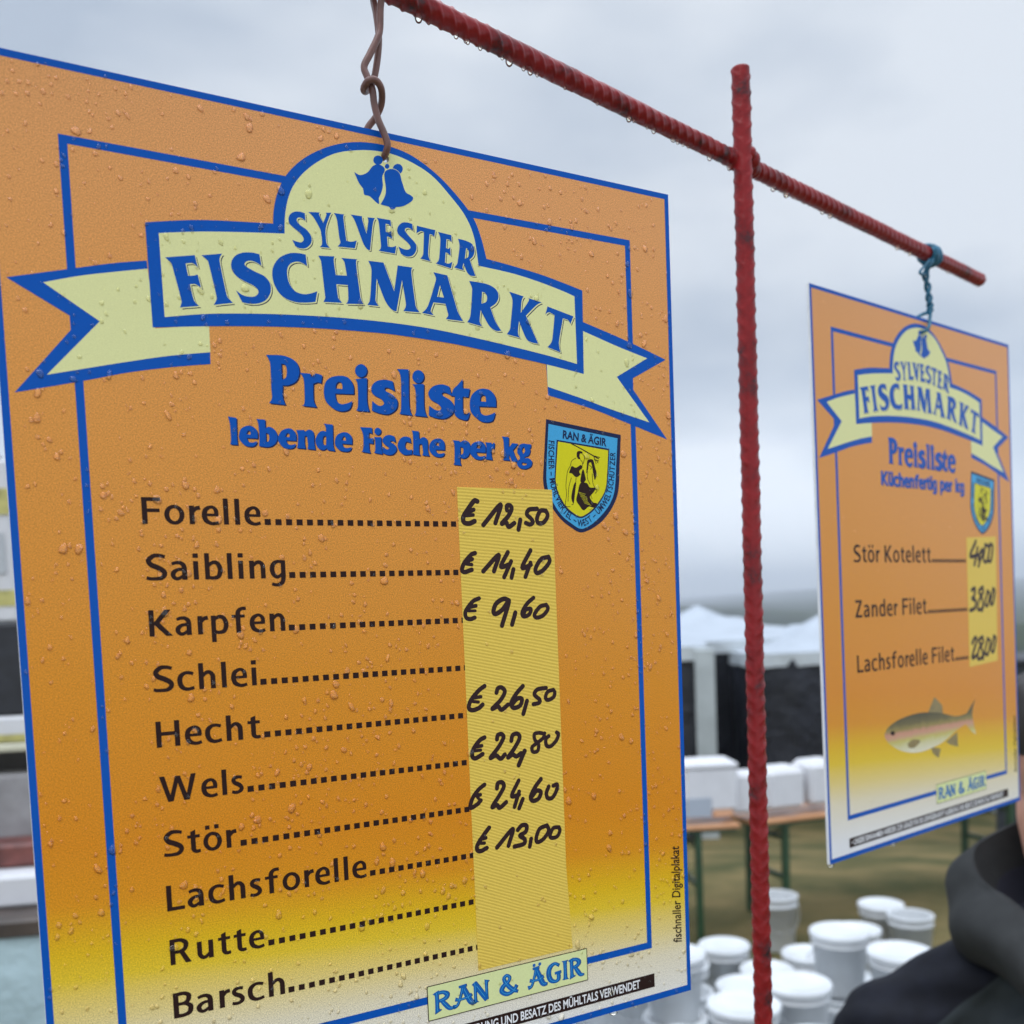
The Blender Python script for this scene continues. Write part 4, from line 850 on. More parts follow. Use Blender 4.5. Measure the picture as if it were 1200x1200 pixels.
_p.inputs['Roughness'].default_value = .32; _p.inputs['Specular IOR Level'].default_value = .26
_n2 = N(_t, 'ShaderNodeTexNoise'); _n2.inputs['Scale'].default_value = 420; _t.links.new(_co.outputs['Object'], _n2.inputs['Vector'])
_b = N(_t, 'ShaderNodeBump'); _b.inputs['Strength'].default_value = .35; _b.inputs['Distance'].default_value = .0006
_t.links.new(_n2.outputs['Fac'], _b.inputs['Height']); _t.links.new(_b.outputs[0], _p.inputs['Normal'])
def rebar(p0, p1, r, pitch, slant, step=0.0011, seg=28, twist=0.0, coarse_after=None, rib=.095, spin=0.0, front=None):
    p0, p1 = Vector(p0), Vector(p1); ax = (p1 - p0); L = ax.length; ax.normalize()
    u = ax.orthogonal().normalized() if front is None else (Vector(front) - ax * ax.dot(Vector(front))).normalized(); w = ax.cross(u); vs = []; fs = []
    S = list(np.arange(0, min(L, coarse_after or L), step))
    if coarse_after: S += list(np.arange(coarse_after, L, step * 3))
    S += [L]; n = len(S)
    S = [-.0] + S
    th = np.arange(seg) * 2 * math.pi / seg
    for j, s in enumerate(S):
        tt = th + twist * s + spin
        side = np.sign(np.sin(tt) + 1e-9)
        ph = s / pitch * 2 * math.pi + slant * np.where(side > 0, tt % (2 * math.pi), -(tt % (2 * math.pi))) 
        crest = np.clip(np.cos(ph), 0, 1) ** 2 * np.clip(np.abs(np.sin(tt)) * 1.6, 0, 1)
        lon = np.exp(-(np.sin(tt) / .2) ** 2) * .6
        wob = 1 + .014 * np.sin(s * 160 + th * 2) + .012 * np.sin(s * 61 + 1 + th) + .02 * np.sin(s * 417) * np.sin(s * 23)
        e = 1.0 if 0 < j < len(S) - 1 else .0
        rr = r * wob * (.95 + rib * np.maximum(crest, lon)) * (e if e else .0)
        if j == 1: rr = np.full(seg, r * .93)
        c = p0 + ax * s
        for k in range(seg): vs.append(c + (u * math.cos(th[k]) + w * math.sin(th[k])) * rr[k])
    n = len(S)
    for i in range(n - 1):
        for k in range(seg): fs.append((i * seg + k, i * seg + (k + 1) % seg, (i + 1) * seg + (k + 1) % seg, (i + 1) * seg + k))
    m = MB(); m.add(vs, fs); return m
crossing = A_ + bd * s_pole
toward = (Vector((CAM.x, CAM.y, 0)) - Vector((crossing.x, crossing.y, 0))).normalized()
pole_xy = crossing + toward * 0.0125
ptop = find(lambda z: -cam_px(Vector((pole_xy.x, pole_xy.y, z)))[1], -80, crossing.z, crossing.z + .4)
rack = empty('hanging_rack', (pole_xy.x, pole_xy.y, 0), label='worn red ribbed steel post with a crossbar carrying both price boards', cat='rack')
Lr = rack.location.copy()
mb = rebar(Vector((0, 0, ptop)), Vector((0, 0, -.25)), .0078, .0125, 3.4, coarse_after=1.1, rib=.11, spin=.12, front=toward); mb.build('post', M_red, rack, smooth=True)
mb = rebar(A_ + bd * (-.30) - Lr, A_ + bd * s_end - Lr, .0068, .0098, 2.7, rib=.14, twist=3.0); mb.build('crossbar', M_red, rack, smooth=True)
mb = MB(); 
for i in range(7):
    a = rng.random() * 6.28
    mb.ball(crossing - Lr + toward * .006 + Vector((rng.normal(0, .005), rng.normal(0, .003), rng.normal(0, .006))), .0058 + .002 * rng.random(), 10, 8)
mb.ball(crossing - Lr - bd * .008 + toward * .004, (.011, .008, .0085), 12, 8)
for sg in (-1, 1):
    for i in range(6):
        k = i / 5; mb.ball(crossing - Lr + bd * sg * (.006 + .012 * k) + toward * (.004 - .003 * k) + Vector((0, 0, rng.normal(0, .0012))), (.0085 - .0018 * k), 10, 8)
mb.build('weld_bead', M_red, rack, smooth=True)
mb = MB()
for i in range(46):
    s = rng.uniform(.02, s_end); p = A_ + bd * s - Lr - Vector((0, 0, .0078))
    r = .0011 + .0016 * rng.random() ** 2; mb.ball(p, (r, r, r * 1.35), 10, 8)
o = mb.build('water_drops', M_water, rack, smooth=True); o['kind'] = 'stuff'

# ------------------------------------------------------------------ hanging wire and twine
M_wire = mat('brown_coated_wire', (0.150, 0.070, 0.058), 0.38, var=.25, vscale=90, bump=.2, bscale=500)
M_twine = mat('blue_plastic_twine', (0.012, 0.115, 0.20), 0.42, var=.3, vscale=300, bump=.4, bscale=700)
def on_sign(k, s):
    Mx = sign_matrix(k); o = []
    for tok in s.split():
        u, v, z = [float(c) for c in tok.split(',')]; o.append(Mx @ Vector((u / 100000, -v / 100000, z / 1000)))
    return o
def strand(name, parent, pts, r, m, base):
    P = [Vector(q) for q in crom([tuple(p) for p in pts], 8)]; mb = MB(); mb.tube([p - base for p in P], r, 12); return mb.build(name, m, parent, smooth=True)
base1 = h1.copy()
wire = empty('hanging_wire', base1, label='brown coated wire twisted through the hole of the live fish board', cat='wire')
strand('wire_strand', wire, on_sign(1, DATA['wireA']), .0020, M_wire, base1)
strand('wire_strand', wire, on_sign(1, DATA['wireB']), .0020, M_wire, base1)
base2 = h2.copy()
tw = empty('blue_twine', base2, label='blue twisted twine tied round the crossbar above the trout board', cat='twine')
cl = on_sign(2, DATA['twine']); C_ = [np.array(q) for q in crom([tuple(p) for p in cl], 10)]
for k in (0, 1):
    pts = []
    for i, c in enumerate(C_):
        a = i * .36 + k * math.pi; t_ = sign_matrix(2)
        pts.append(Vector(c) + t_.to_3x3() @ Vector((math.cos(a) * .0021, 0, math.sin(a) * .0021)))
    pts += on_sign(2, DATA['twineF' if k else 'twineG'])
    mb = MB(); P = [Vector(q) for q in crom([tuple(p) for p in pts], 3)]; mb.tube([p - base2 for p in P], .0019, 10); mb.build('twine_strand', M_twine, tw, smooth=True)
for key in ('loopA', 'loopB'): strand('twine_loop', tw, on_sign(2, DATA[key]), .0014, M_twine, base2)
sw = find(lambda s: cam_px(A_ + bd * s)[0], 1090, 0, bl_ + .3)
u_ = bd.orthogonal().normalized(); w_ = bd.cross(u_); mb = MB()
pts = []
for i in range(200):
    a = i * .19; s = sw - .0095 + .019 * i / 199; pts.append(A_ + bd * s + (u_ * math.cos(a) + w_ * math.sin(a)) * (.0092 + .0006 * math.sin(i * .7)) - base2)
mb.tube(pts, .0021, 8)
sp_ = []
for i, s in enumerate(np.linspace(-.0105, .0105, 15)):
    rr = .0100 + .0009 * math.sin(i * 2.4) - .002 * (abs(s) > .0095)
    for k in range(20):
        a = 2 * math.pi * k / 20; sp_.append(A_ + bd * (sw + s + .0012 * math.sin(a * 2)) + (u_ * math.cos(a) + w_ * math.sin(a)) * rr * (1 + .05 * math.sin(3 * a + i)) - base2)
mb.add(sp_, [(i * 20 + k, i * 20 + (k + 1) % 20, (i + 1) * 20 + (k + 1) % 20, (i + 1) * 20 + k) for i in range(14) for k in range(20)])
mb.build('twine_wrap', M_twine, tw, smooth=True)

# ------------------------------------------------------------------ things behind: buckets, tables, tents
M_bucket = mat('white_bucket_plastic', (0.63, 0.65, 0.665), 0.45, var=.10, vscale=5)
M_bucket_in = mat('bucket_inside', (0.60, 0.62, 0.635), 0.5)
M_metal = mat('galvanised_wire', (0.45, 0.46, 0.47), 0.4, metal=.8)
def make_bucket(lid):
    b = empty('bucket', label='white plastic bucket', cat='bucket', group='white buckets on the grass')
    mb = MB(); prof = [(.0, .004), (.112, .0), (.116, .006), (.138, .235), (.145, .236), (.145, .244), (.139, .246), (.140, .272), (.147, .274), (.147, .284), (.137, .286)]
    if not lid: prof += [(.135, .27), (.112, .02), (.0, .016)]
    mb.lathe(prof, 32, close=False); mb.build('body', M_bucket, b, smooth=False)
    for p in b.children[0].data.polygons: p.use_smooth = True
    if lid:
        mb = MB(); mb.lathe([(.150, .268), (.152, .272), (.152, .290), (.147, .295), (.138, .295), (.134, .289), (.06, .291), (.0, .292)], 32, close=False); mb.build('lid', M_bucket, b, smooth=True)
    mb = MB(); pts = [(.146 * math.cos(a), .150 * math.sin(a) * .55 - .06 * 0, .245 - .13 * math.sin(a)) for a in np.linspace(0, math.pi, 20)]
    pts = [(x, -abs(y) - .02 * math.sin(i / 19 * math.pi) - .075 * math.sin(i / 19 * math.pi), z) for i, (x, y, z) in enumerate(pts)]
    mb.tube(pts, .0022, 6); mb.build('handle', M_metal, b, smooth=True)
    return b
bk_lid = make_bucket(True); bk_open = make_bucket(False)
spots = []
# the ones that stand out, then the crowd nearer the rack
for px, py, dep, z in ((1066, 1019, 5.35, .30), (1003, 1054, 5.25, .30), (1032, 1050, 5.6, .30), (908, 1021, 5.75, .30), (946, 1075, 4.9, .30), (897, 1082, 4.75, .30)):
    p = at(px, py, dep); spots.append((p.x, p.y, False if px in (908, 1066) else True))
def far(x, y, d=.262): return all(math.hypot(x - q[0], y - q[1]) > d for q in spots)
r2 = random.Random(11); tries = 0
while len(spots) < 118 and tries < 20000:
    tries += 1; y = r2.uniform(2.3, 4.95); t = r2.uniform(-.16, .52); x = t * y
    if y > 4.7 and t > .30: continue
    if y < 4.9 and far(x, y): spots.append((x, y, r2.random() < .72))
spots.sort(key=lambda s: s[1])
n0 = len(spots)
for i in r2.sample(range(8, n0), 30):
    if spots[i][1] < 4.5: spots.append((spots[i][0], spots[i][1], True, .285))
first = {True: True, False: True}; names = []
stack_top = []
for i, (x, y, lid, *up) in enumerate(spots):
    src = bk_lid if lid else bk_open
    if first[lid]: o = src; first[lid] = False
    else: o = copy_tree(src)
    o.location = (x, y, gz(x, y) + (up[0] if up else 0)); sc = r2.uniform(.80, .875); o.scale = (sc, sc, .90 if up else (.965 if any(len(q) > 3 and q[0] == x for q in spots) else r2.uniform(.84, 1.08))); o.rotation_euler = (0, 0, r2.uniform(0, 6.28))
    if up: lid = None
    o['label'] = 'white plastic bucket stacked on top of another bucket' if up else 'white plastic bucket with a closed lid among the buckets on the grass' if lid else 'open white plastic bucket without a lid among the buckets on the grass'
    if i >= len(spots) - 6: pass
# the white plastic sheet they stand on
M_sheet = mat('white_plastic_sheet', (0.58, 0.61, 0.63), 0.5, var=.08, vscale=3, bump=.6, bscale=7)
mb = MB(); q = []
for i in range(40):
    for j in range(40):
        yy = 1.6 + 3.15 * j / 39; xx = (-.26 + .84 * i / 39) * yy + .03 * math.sin(j * .9); q.append((xx, yy, gz(xx, yy) + .008 + .004 * math.sin(i * 1.7 + j) * math.cos(j * 1.3)))
mb.add(q, [(i * 40 + j, (i + 1) * 40 + j, (i + 1) * 40 + j + 1, i * 40 + j + 1) for i in range(39) for j in range(39)])
tag(mb.build('ground_sheet', M_sheet, smooth=True), 'white plastic sheet spread on the grass under the buckets', 'sheet')
# a dark spot of a wet thing between the buckets, seen under the big board's corner
M_wood = mat('orange_beer_table_wood', (0.50, 0.235, 0.10), 0.38, col2=(0.60, 0.30, 0.14), vscale=9, coat=.3)
M_green = mat('dark_green_steel', (0.022, 0.060, 0.028), 0.45, var=.2, vscale=20)
M_foam = mat('white_foam_box', (0.60, 0.60, 0.62), 0.7, var=.03, vscale=12)
M_foam2 = mat('grey_plastic_tray', (0.36, 0.40, 0.46), 0.5)
def beer_table(loc, rz, label):
    t = empty('beer_table', loc, rz, label, 'table', 'orange beer tables with green legs')
    mb = MB(); mb.box((-1.1, -.25, .722), (1.1, .25, .750), .006); mb.build('table_top', M_wood, t)
    mb = MB(); mb.box((-1.08, -.235, .703), (1.08, -.215, .7215)); mb.build('edge_rail', M_green, t)
    for sx_ in (-1, 1):
        mb = MB(); x = sx_ * .86
        for sy in (-1, 1): mb.box((x - .018, sy * .2 - .018, 0), (x + .018, sy * .2 + .018, .7215))
        mb.box((x - .012, -.18, .36), (x + .012, .18, .39)); mb.box((x - .012, -.18, .60), (x + .012, .18, .63))
        mb.tube([(x - sx_ * .019, 0, .60), (x - sx_ * .42, 0, .715)], .011, 8)
        mb.build('leg_frame', M_green, t)
    return t
def place_table(px, py, dep, rz, corner, label):
    p = at(px, py, dep); c = Matrix.Rotation(rz, 4, 'Z') @ Vector((corner * 1.1, -.25, 0)); x, y = p.x - c.x, p.y - c.y
    return beer_table((x, y, p.z - .75), rz, label)
tA = place_table(868, 965, 5.85, R(4), 1, 'orange wooden beer table behind the post, left one by the tent corner')
tB = place_table(884, 963, 5.95, R(19), -1, 'orange wooden beer table reaching behind the trout board')
def foam_box(px, py, dep, w, d_, h, rz, label, lid=True, m=None, name='foam_box', cat='box', open_=False, tilt=0, bev=.012):
    p = at(px, py, dep); b = empty(name, p, rz, label, cat)
    b.rotation_euler = (tilt, 0, rz)
    mb = MB()
    if open_:
        t = .025; mb.box((-w / 2, -d_ / 2, 0), (w / 2, d_ / 2, t)); mb.box((-w / 2, -d_ / 2, t), (-w / 2 + t, d_ / 2, h)); mb.box((w / 2 - t, -d_ / 2, t), (w / 2, d_ / 2, h))
        mb.box((-w / 2 + t, -d_ / 2, t), (w / 2 - t, -d_ / 2 + t, h)); mb.box((-w / 2 + t, d_ / 2 - t, t), (w / 2 - t, d_ / 2, h))
    else: mb.box((-w / 2, -d_ / 2, 0), (w / 2, d_ / 2, h), bev)
    mb.build('box_body', m or M_foam, b)
    if lid: mb = MB(); mb.box((-w / 2 - .006, -d_ / 2 - .006, h + .001), (w / 2 + .006, d_ / 2 + .006, h + .035), .01); mb.build('box_lid', m or M_foam, b)
    return b
M_pink = mat('orange_card', (0.72, 0.40, 0.24), 0.7)
foam_box(827, 945, 6.0, .31, .28, .24, R(4), 'tall white foam box on the left beer table', True)
foam_box(812, 956, 5.9, .20, .10, .11, R(4), 'low grey plastic tray in front of the tall foam box', False, M_foam2, 'plastic_tray', 'tray', True)
foam_box(846, 957, 5.9, .13, .05, .125, R(4), 'small orange cardboard box on the edge of the left beer table', False, M_pink, 'cardboard_box')
foam_box(868, 950, 6.05, .19, .2, .235, R(4), 'narrow white foam box beside the red post', False, bev=.02)
foam_box(911, 946, 6.15, .27, .22, .25, R(19), 'short white foam box on the right beer table next to the post', False, bev=.03)
foam_box(957, 940, 6.25, .23, .24, .265, R(19), 'white foam box half hidden behind the edge of the trout board', False, bev=.03)

M_roof = mat('white_tent_canvas', (0.37, 0.41, 0.46), 0.6, var=.06, vscale=2, bump=.3, bscale=3)
M_val = mat('grey_valance_canvas', (0.50, 0.54, 0.56), 0.6, var=.06, vscale=3)
M_dark = mat('black_tent_wall', (0.010, 0.011, 0.016), 0.5, col2=(0.020, 0.022, 0.032), vscale=1.5, bump=.8, bscale=4)
M_leg = mat('pale_grey_tent_post', (0.42, 0.46, 0.47), 0.45, var=.08, vscale=4)
M_film = bpy.data.materials.new('clear_window_film'); M_film.use_nodes = True
_t = M_film.node_tree; _p = _t.nodes['Principled BSDF']; _p.inputs['Base Color'].default_value = (.30, .36, .45, 1); _p.inputs['Roughness'].default_value = .3
_n = N(_t, 'ShaderNodeTexNoise'); _n.inputs['Scale'].default_value = 3.5; _co = N(_t, 'ShaderNodeTexCoord'); _mp = N(_t, 'ShaderNodeMapping'); _mp.inputs['Scale'].default_value = (1, 1, .35); _mp.inputs['Rotation'].default_value = (0, R(30), 0)
_t.links.new(_co.outputs['Object'], _mp.inputs[0]); _t.links.new(_mp.outputs[0], _n.inputs['Vector'])
_b = N(_t, 'ShaderNodeBump'); _b.inputs['Strength'].default_value = .8; _b.inputs['Distance'].default_value = .06; _t.links.new(_n.outputs['Fac'], _b.inputs['Height']); _t.links.new(_b.outputs[0], _p.inputs['Normal'])
def tent(loc, rz, half, eave, peak, label, walls, film=None, post=.05, val=.16):
    t = empty('market_tent', loc, rz, label, 'tent', 'white roofed market tents')
    # roof: four sagging slopes
    n = 9; vs = []; fs = []; mb = MB()
    for i in range(n):
        for j in range(n):
            x, y = (i / (n - 1) * 2 - 1), (j / (n - 1) * 2 - 1); k = max(abs(x), abs(y))
            z = eave + (peak - eave) * (1 - k) ** 1.0 - .10 * math.sin(math.pi * k) * (1 - abs(abs(x) - abs(y)) * .2)
            vs.append((x * half * 1.02, y * half * 1.02, z))
    for i in range(n - 1):
        for j in range(n - 1): fs.append((i * n + j, (i + 1) * n + j, (i + 1) * n + j + 1, i * n + j + 1))
    mb.add(vs, fs); mb.build('roof', M_roof, t)
    e = half * 1.02
    for k in range(4):
        mb = MB(); Mx = Matrix.Rotation(k * math.pi / 2, 4, 'Z'); mm = 24; q = []
        for i in range(mm + 1):
            x = (i / mm * 2 - 1) * e
            for z in (eave + .005, eave - val * (1 + .04 * math.sin(i * 1.9))): q.append(Mx @ Vector((x, -e - .012 * math.sin(i * 1.3) * (z < eave), z)))
        mb.add(q, [(2 * i, 2 * i + 1, 2 * i + 3, 2 * i + 2) for i in range(mm)]); mb.build('valance', M_val, t)
        c = Mx @ Vector((-half, -half, 0)); mb = MB(); mb.box((c.x - post, c.y - post, 0), (c.x + post, c.y + post, eave - .03), .01)
        if post > .08:
            for q_ in (-.4, .4): mb.box((c.x + q_ * post * 1.2 - .012, c.y - post - .012, .05), (c.x + q_ * post * 1.2 + .012, c.y - post - .001, eave - .2))
        mb.build('post', M_leg, t)
        if k in walls:
            mb = MB(); q = []; mm = 30
            for i in range(mm + 1):
                x = (i / mm * 2 - 1) * (half - .06)
                for z in np.linspace(.02, eave - .06, 6): q.append(Mx @ Vector((x, -half + .03 * math.sin(i * 1.1) * (1 - z / eave * .6) + .02 * math.sin(i * .37 + z * 2), z)))
            mb.add(q, [(6 * i + j, 6 * (i + 1) + j, 6 * (i + 1) + j + 1, 6 * i + j + 1) for i in range(mm) for j in range(5)])
            mb.build('side_wall', M_film if film == k else M_dark, t, smooth=True)
    return t
def ground_at(px, dep): p = at(px, 900, dep); return p.x, p.y
x, y = ground_at(829, 11.6)
# left tent: its near corner post stands at this spot
h_ = 1.5; rz = R(-10); cc = Matrix.Rotation(rz, 4, 'Z') @ Vector((h_, -h_, 0)) 
zc = at(829, 759, 11.6).z
tent((x - cc.x, y - cc.y, gz(x, y)), rz, h_, zc - gz(x, y) + .02, at(832, 712, 12.9).z - gz(x, y), 'white roofed market tent with a pale corner post and clear film wall', (0, 1), film=1, post=.11)
x, y = ground_at(889, 12.4); zc = at(925, 768, 12.4).z; rz = R(4); cc = Matrix.Rotation(rz, 4, 'Z') @ Vector((-1.5, -1.5, 0))
tent((x - cc.x, y - cc.y, gz(x, y)), rz, 1.5, zc - gz(x, y) + .03, at(1020, 712, 14).z - gz(x, y), 'white roofed market tent with black side walls behind the trout board', (0, 1, 3))
x, y = ground_at(822, 15.2); zc = at(822, 752, 13.4).z
tent((x, y, gz(x, y)), R(12), 1.75, zc - gz(x, y), at(822, 709, 15.2).z - gz(x, y), 'white roofed market tent farthest back between the other two tents', (0, 1))
# dark stall wall seen past the right edge of the trout board
x, y = ground_at(1240, 9.5); wl = empty('dark_stall', (x, y, gz(x, y)), R(-6), 'dark grey stall with a flat roof at the right edge of the picture', 'stall')
mb = MB(); zt = at(1195, 772, 9.5).z - gz(x, y); mb.box((-.55, -.03, 0), (1.6, .03, zt - .05)); mb.build('front_wall', mat('dark_grey_sheet', (.028, .034, .042), .55, var=.3, vscale=2, bump=.4, bscale=5), wl)
mb = MB(); mb.box((-.6, -.1, zt - .049), (1.65, 1.2, zt), .01); mb.build('roof', M_dark, wl)

# ------------------------------------------------------------------ the stall at the left edge
def local_obj(name, label, cat, p, rz=0.0, group=None): return empty(name, p, rz, label, cat, group)
SX, SD = 18, 3.0
def zat(py, d=SD, px=SX): return at(px, py, d).z
p = at(SX, 1080, SD)
M_counter = mat('dark_wet_wood', (0.055, 0.040, 0.032), 0.4, var=.3, vscale=9, bump=.4, bscale=30)
M_tarp = mat('pale_blue_tarp', (0.36, 0.47, 0.50), 0.5, var=.12, vscale=2.5, bump=.6, bscale=6)
M_cream_board = mat('cream_painted_board', (0.55, 0.53, 0.40), 0.5, var=.1, vscale=10)
zc = zat(1076); st = local_obj('market_counter', 'dark wooden stall counter hung with a pale blue tarp at the left edge', 'counter', (p.x - .55, p.y, 0), R(8))
mb = MB(); mb.box((-.75, -.10, zc - .055), (.75, .62, zc), .008); mb.build('counter_top', M_counter, st)
mb = MB(); q = []
for i in range(41):
    xx = -.75 + 1.5 * i / 40
    for z in np.linspace(.03, zc - .056, 10): q.append((xx, -.09 - .03 * (1 - z / zc) + .018 * math.sin(i * .8) * (1 - z / zc) + .008 * math.sin(z * 9 + i * .3), z))
mb.add(q, [(10 * i + j, 10 * (i + 1) + j, 10 * (i + 1) + j + 1, 10 * i + j + 1) for i in range(40) for j in range(9)]); mb.build('tarp_skirt', M_tarp, st, smooth=True)
zs = zat(884)
for sx_ in (-.7, .7): mb = MB(); mb.box((sx_ - .025, .52, zc + .001), (sx_ + .025, .57, zs - .026)); mb.build('shelf_post', M_counter, st)
mb = MB(); mb.box((-.75, .25, zs - .025), (.75, .60, zs), .005); mb.build('shelf', M_cream_board, st)
mb = MB(); mb.box((-.74, .605, zc + .002), (.74, .62, zs - .03)); mb.build('back_panel', mat('dark_grey_panel', (.07, .065, .06), .7, var=.35, vscale=5), st)  # plain dark grey, unevenly toned
def stuff_on(px, d, w, dd, z0, z1, name, cat, label, m, bev=.01, rz=R(8), extra=None):
    q = at(px, 900, d); e = local_obj(name, label, cat, (q.x, q.y, z0), rz)
    mb = MB(); mb.box((-w / 2, -dd / 2, 0), (w / 2, dd / 2, z1 - z0), bev); mb.build(extra[0] if extra else 'box_body', m, e)
    if extra: mb = MB(); mb.box(*extra[1:3], .004); mb.build(extra[3], extra[4], e)
    return e
M_yp = mat('yellow_print', (.42, .38, .13), .5, var=.3, vscale=14); M_gp = mat('grey_print', (.42, .44, .46), .6); M_red2 = mat('red_packet', (.13, .04, .033), .45, var=.5, vscale=12)
M_bl = mat('black_crate_plastic', (.012, .013, .018), .45, var=.4, vscale=20)
# on the shelf: white tray, black crate, printed cartons
h0 = zs + .002
stuff_on(5, 3.42, .30, .24, h0, zat(836, 3.42), 'white_tray', 'tray', 'shallow white tray under the black crate on the stall shelf', M_foam, extra=('box_body', (-.152, -.1225, .002), (.152, -.1205, .028), 'yellow_band', M_yp))
h1_ = zat(836, 3.42) + .001
stuff_on(2, 3.42, .27, .22, h1_, zat(730, 3.42), 'black_crate', 'crate', 'black plastic crate stacked on the white tray at the left edge', M_bl)
h2_ = zat(730, 3.42) + .001; hh = zat(546, 3.42) - h2_
stuff_on(0, 3.42, .25, .2, h2_, zat(546, 3.42), 'printed_carton', 'carton', 'white carton with yellow bands on top of the black crate', M_foam, extra=('box_body', (-.127, -.1025, hh * .10), (.127, -.1005, hh * .20), 'yellow_band', M_yp))
o = bpy.data.objects['printed_carton']
mb = MB(); mb.box((-.127, -.1045, hh * .66), (.127, -.1026, hh * .82), .001); mb.build('yellow_band', M_yp, o)
mb = MB(); mb.box((-.1, -.1045, hh * .30), (.1, -.1026, hh * .55), .001); mb.build('grey_print', M_gp, o)
stuff_on(-14, 3.42, .20, .18, zat(546, 3.42) + .001, zat(534, 3.42), 'black_tray', 'tray', 'flat black tray lying on the white carton', M_bl, extra=None)
# on the counter: white tubs and a red packet
stuff_on(4, 3.2, .33, .25, zc + .001, zat(1018, 3.2), 'white_tub', 'tub', 'low white tub on the dark counter at the left edge', M_foam)
stuff_on(8, 3.25, .22, .15, zat(1018, 3.2) + .002, zat(985, 3.25), 'red_packet', 'packet', 'red and brown packet on the low white tub', M_red2)
stuff_on(-4, 3.35, .26, .12, zc + .001, zat(905, 3.35), 'grey_box', 'box', 'grey box standing behind the red packet', mat('grey_box', (.20, .19, .19), .6, col2=(.32, .31, .32), vscale=9))

# ------------------------------------------------------------------ person with a hooded jacket, seen from behind
def remeshed(mb, name, m, parent, vox, smooth_it=6, fn=None):
    me = bpy.data.meshes.new(name); me.from_pydata(mb.v, [], mb.f); me.update()
    o = bpy.data.objects.new(name, me); COL.objects.link(o)
    md = o.modifiers.new('r', 'REMESH'); md.mode = 'VOXEL'; md.voxel_size = vox
    sm = o.modifiers.new('s', 'SMOOTH'); sm.iterations = smooth_it; sm.factor = .5
    dg = bpy.context.evaluated_depsgraph_get(); dg.update()
    me2 = bpy.data.meshes.new_from_object(o.evaluated_get(dg)); bpy.data.objects.remove(o)
    me2.name = name
    if fn: fn(me2)
    me2.materials.clear()
    for q in (m if isinstance(m, (list, tuple)) else [m]): me2.materials.append(q)
    me2.polygons.foreach_set('use_smooth', [True] * len(me2.polygons))
    o = bpy.data.objects.new(name, me2); COL.objects.link(o); o.parent = parent
    return o
def capsule(mb, a, b, ra, rb_, n=9, seg=18):
    a, b = Vector(a), Vector(b); d = (b - a).normalized(); pts = []; rr = []
    for t in np.linspace(-math.pi / 2, 0, 5)[1:]: pts.append(a + d * ra * math.sin(t)); rr.append(ra * math.cos(t))
    for t in np.linspace(0, 1, n)[1:-1]: pts.append(a.lerp(b, t)); rr.append(ra + (rb_ - ra) * t)
    for t in np.linspace(0, math.pi / 2, 5)[:-1]: pts.append(b + d * rb_ * math.sin(t)); rr.append(rb_ * math.cos(t))
    mb.tube(pts, rr, seg)
M_skin = mat('skin', (0.50, 0.25, 0.18), 0.5, var=.08, vscale=30)
M_hair = mat('dark_brown_hair', (0.018, 0.012, 0.009), 0.5, bump=.8, bscale=300)
M_jnavy = mat('navy_jacket_cloth', (0.0065, 0.0072, 0.0125), 0.72, 0.2, var=.25, vscale=30, bump=.25, bscale=350)
M_jgrey = mat('slate_jacket_cloth', (0.034, 0.041, 0.045), 0.7, 0.25, var=.2, vscale=30, bump=.25, bscale=350)
M_hood = mat('charcoal_hood_cloth', (0.030, 0.031, 0.031), 0.8, 0.2, var=.15, vscale=25, bump=.3, bscale=300)
M_lining = mat('hood_lining', (0.014, 0.015, 0.026), 0.7, var=.2, vscale=25)
M_trs = mat('dark_trousers', (0.018, 0.02, 0.026), 0.8, var=.2, vscale=15)
M_shoe = mat('black_boots', (0.012, 0.011, 0.010), 0.5)
pn = at(1288, 1036, 1.50)
HZ = pn.z - 1.515                                       # the neck sits at 1.515 m above the feet
person = empty('person', (pn.x, pn.y, 0), R(-16), 'person in a dark hooded outdoor jacket standing with back turned at the lower right', 'person')
lift = HZ; HX = -.052
mb = MB()
def z_(h): return h + lift if h > .9 else h * (0.9 + lift) / 0.9
def V3(x, y, z): return (x, y, z_(z))
mb.ball(V3(0, 0, .98), (.165, .115, .13)); mb.ball(V3(0, .01, 1.16), (.15, .105, .17)); mb.ball(V3(0, .015, 1.32), (.175, .115, .13))
capsule(mb, V3(-.14, 0, 1.35), V3(.14, 0, 1.35), .062, .062); capsule(mb, V3(0, -.01, 1.38), V3(HX, .012, 1.62), .066, .058)
mb.ball(V3(HX, .022, 1.725), (.074, .094, .108), 24, 18); capsule(mb, V3(HX, .055, 1.662), V3(HX, .085, 1.642), .052, .034)
capsule(mb, V3(HX, .108, 1.73), V3(HX, .126, 1.695), .009, .015); mb.ball(V3(HX, .100, 1.662), (.026, .012, .010))
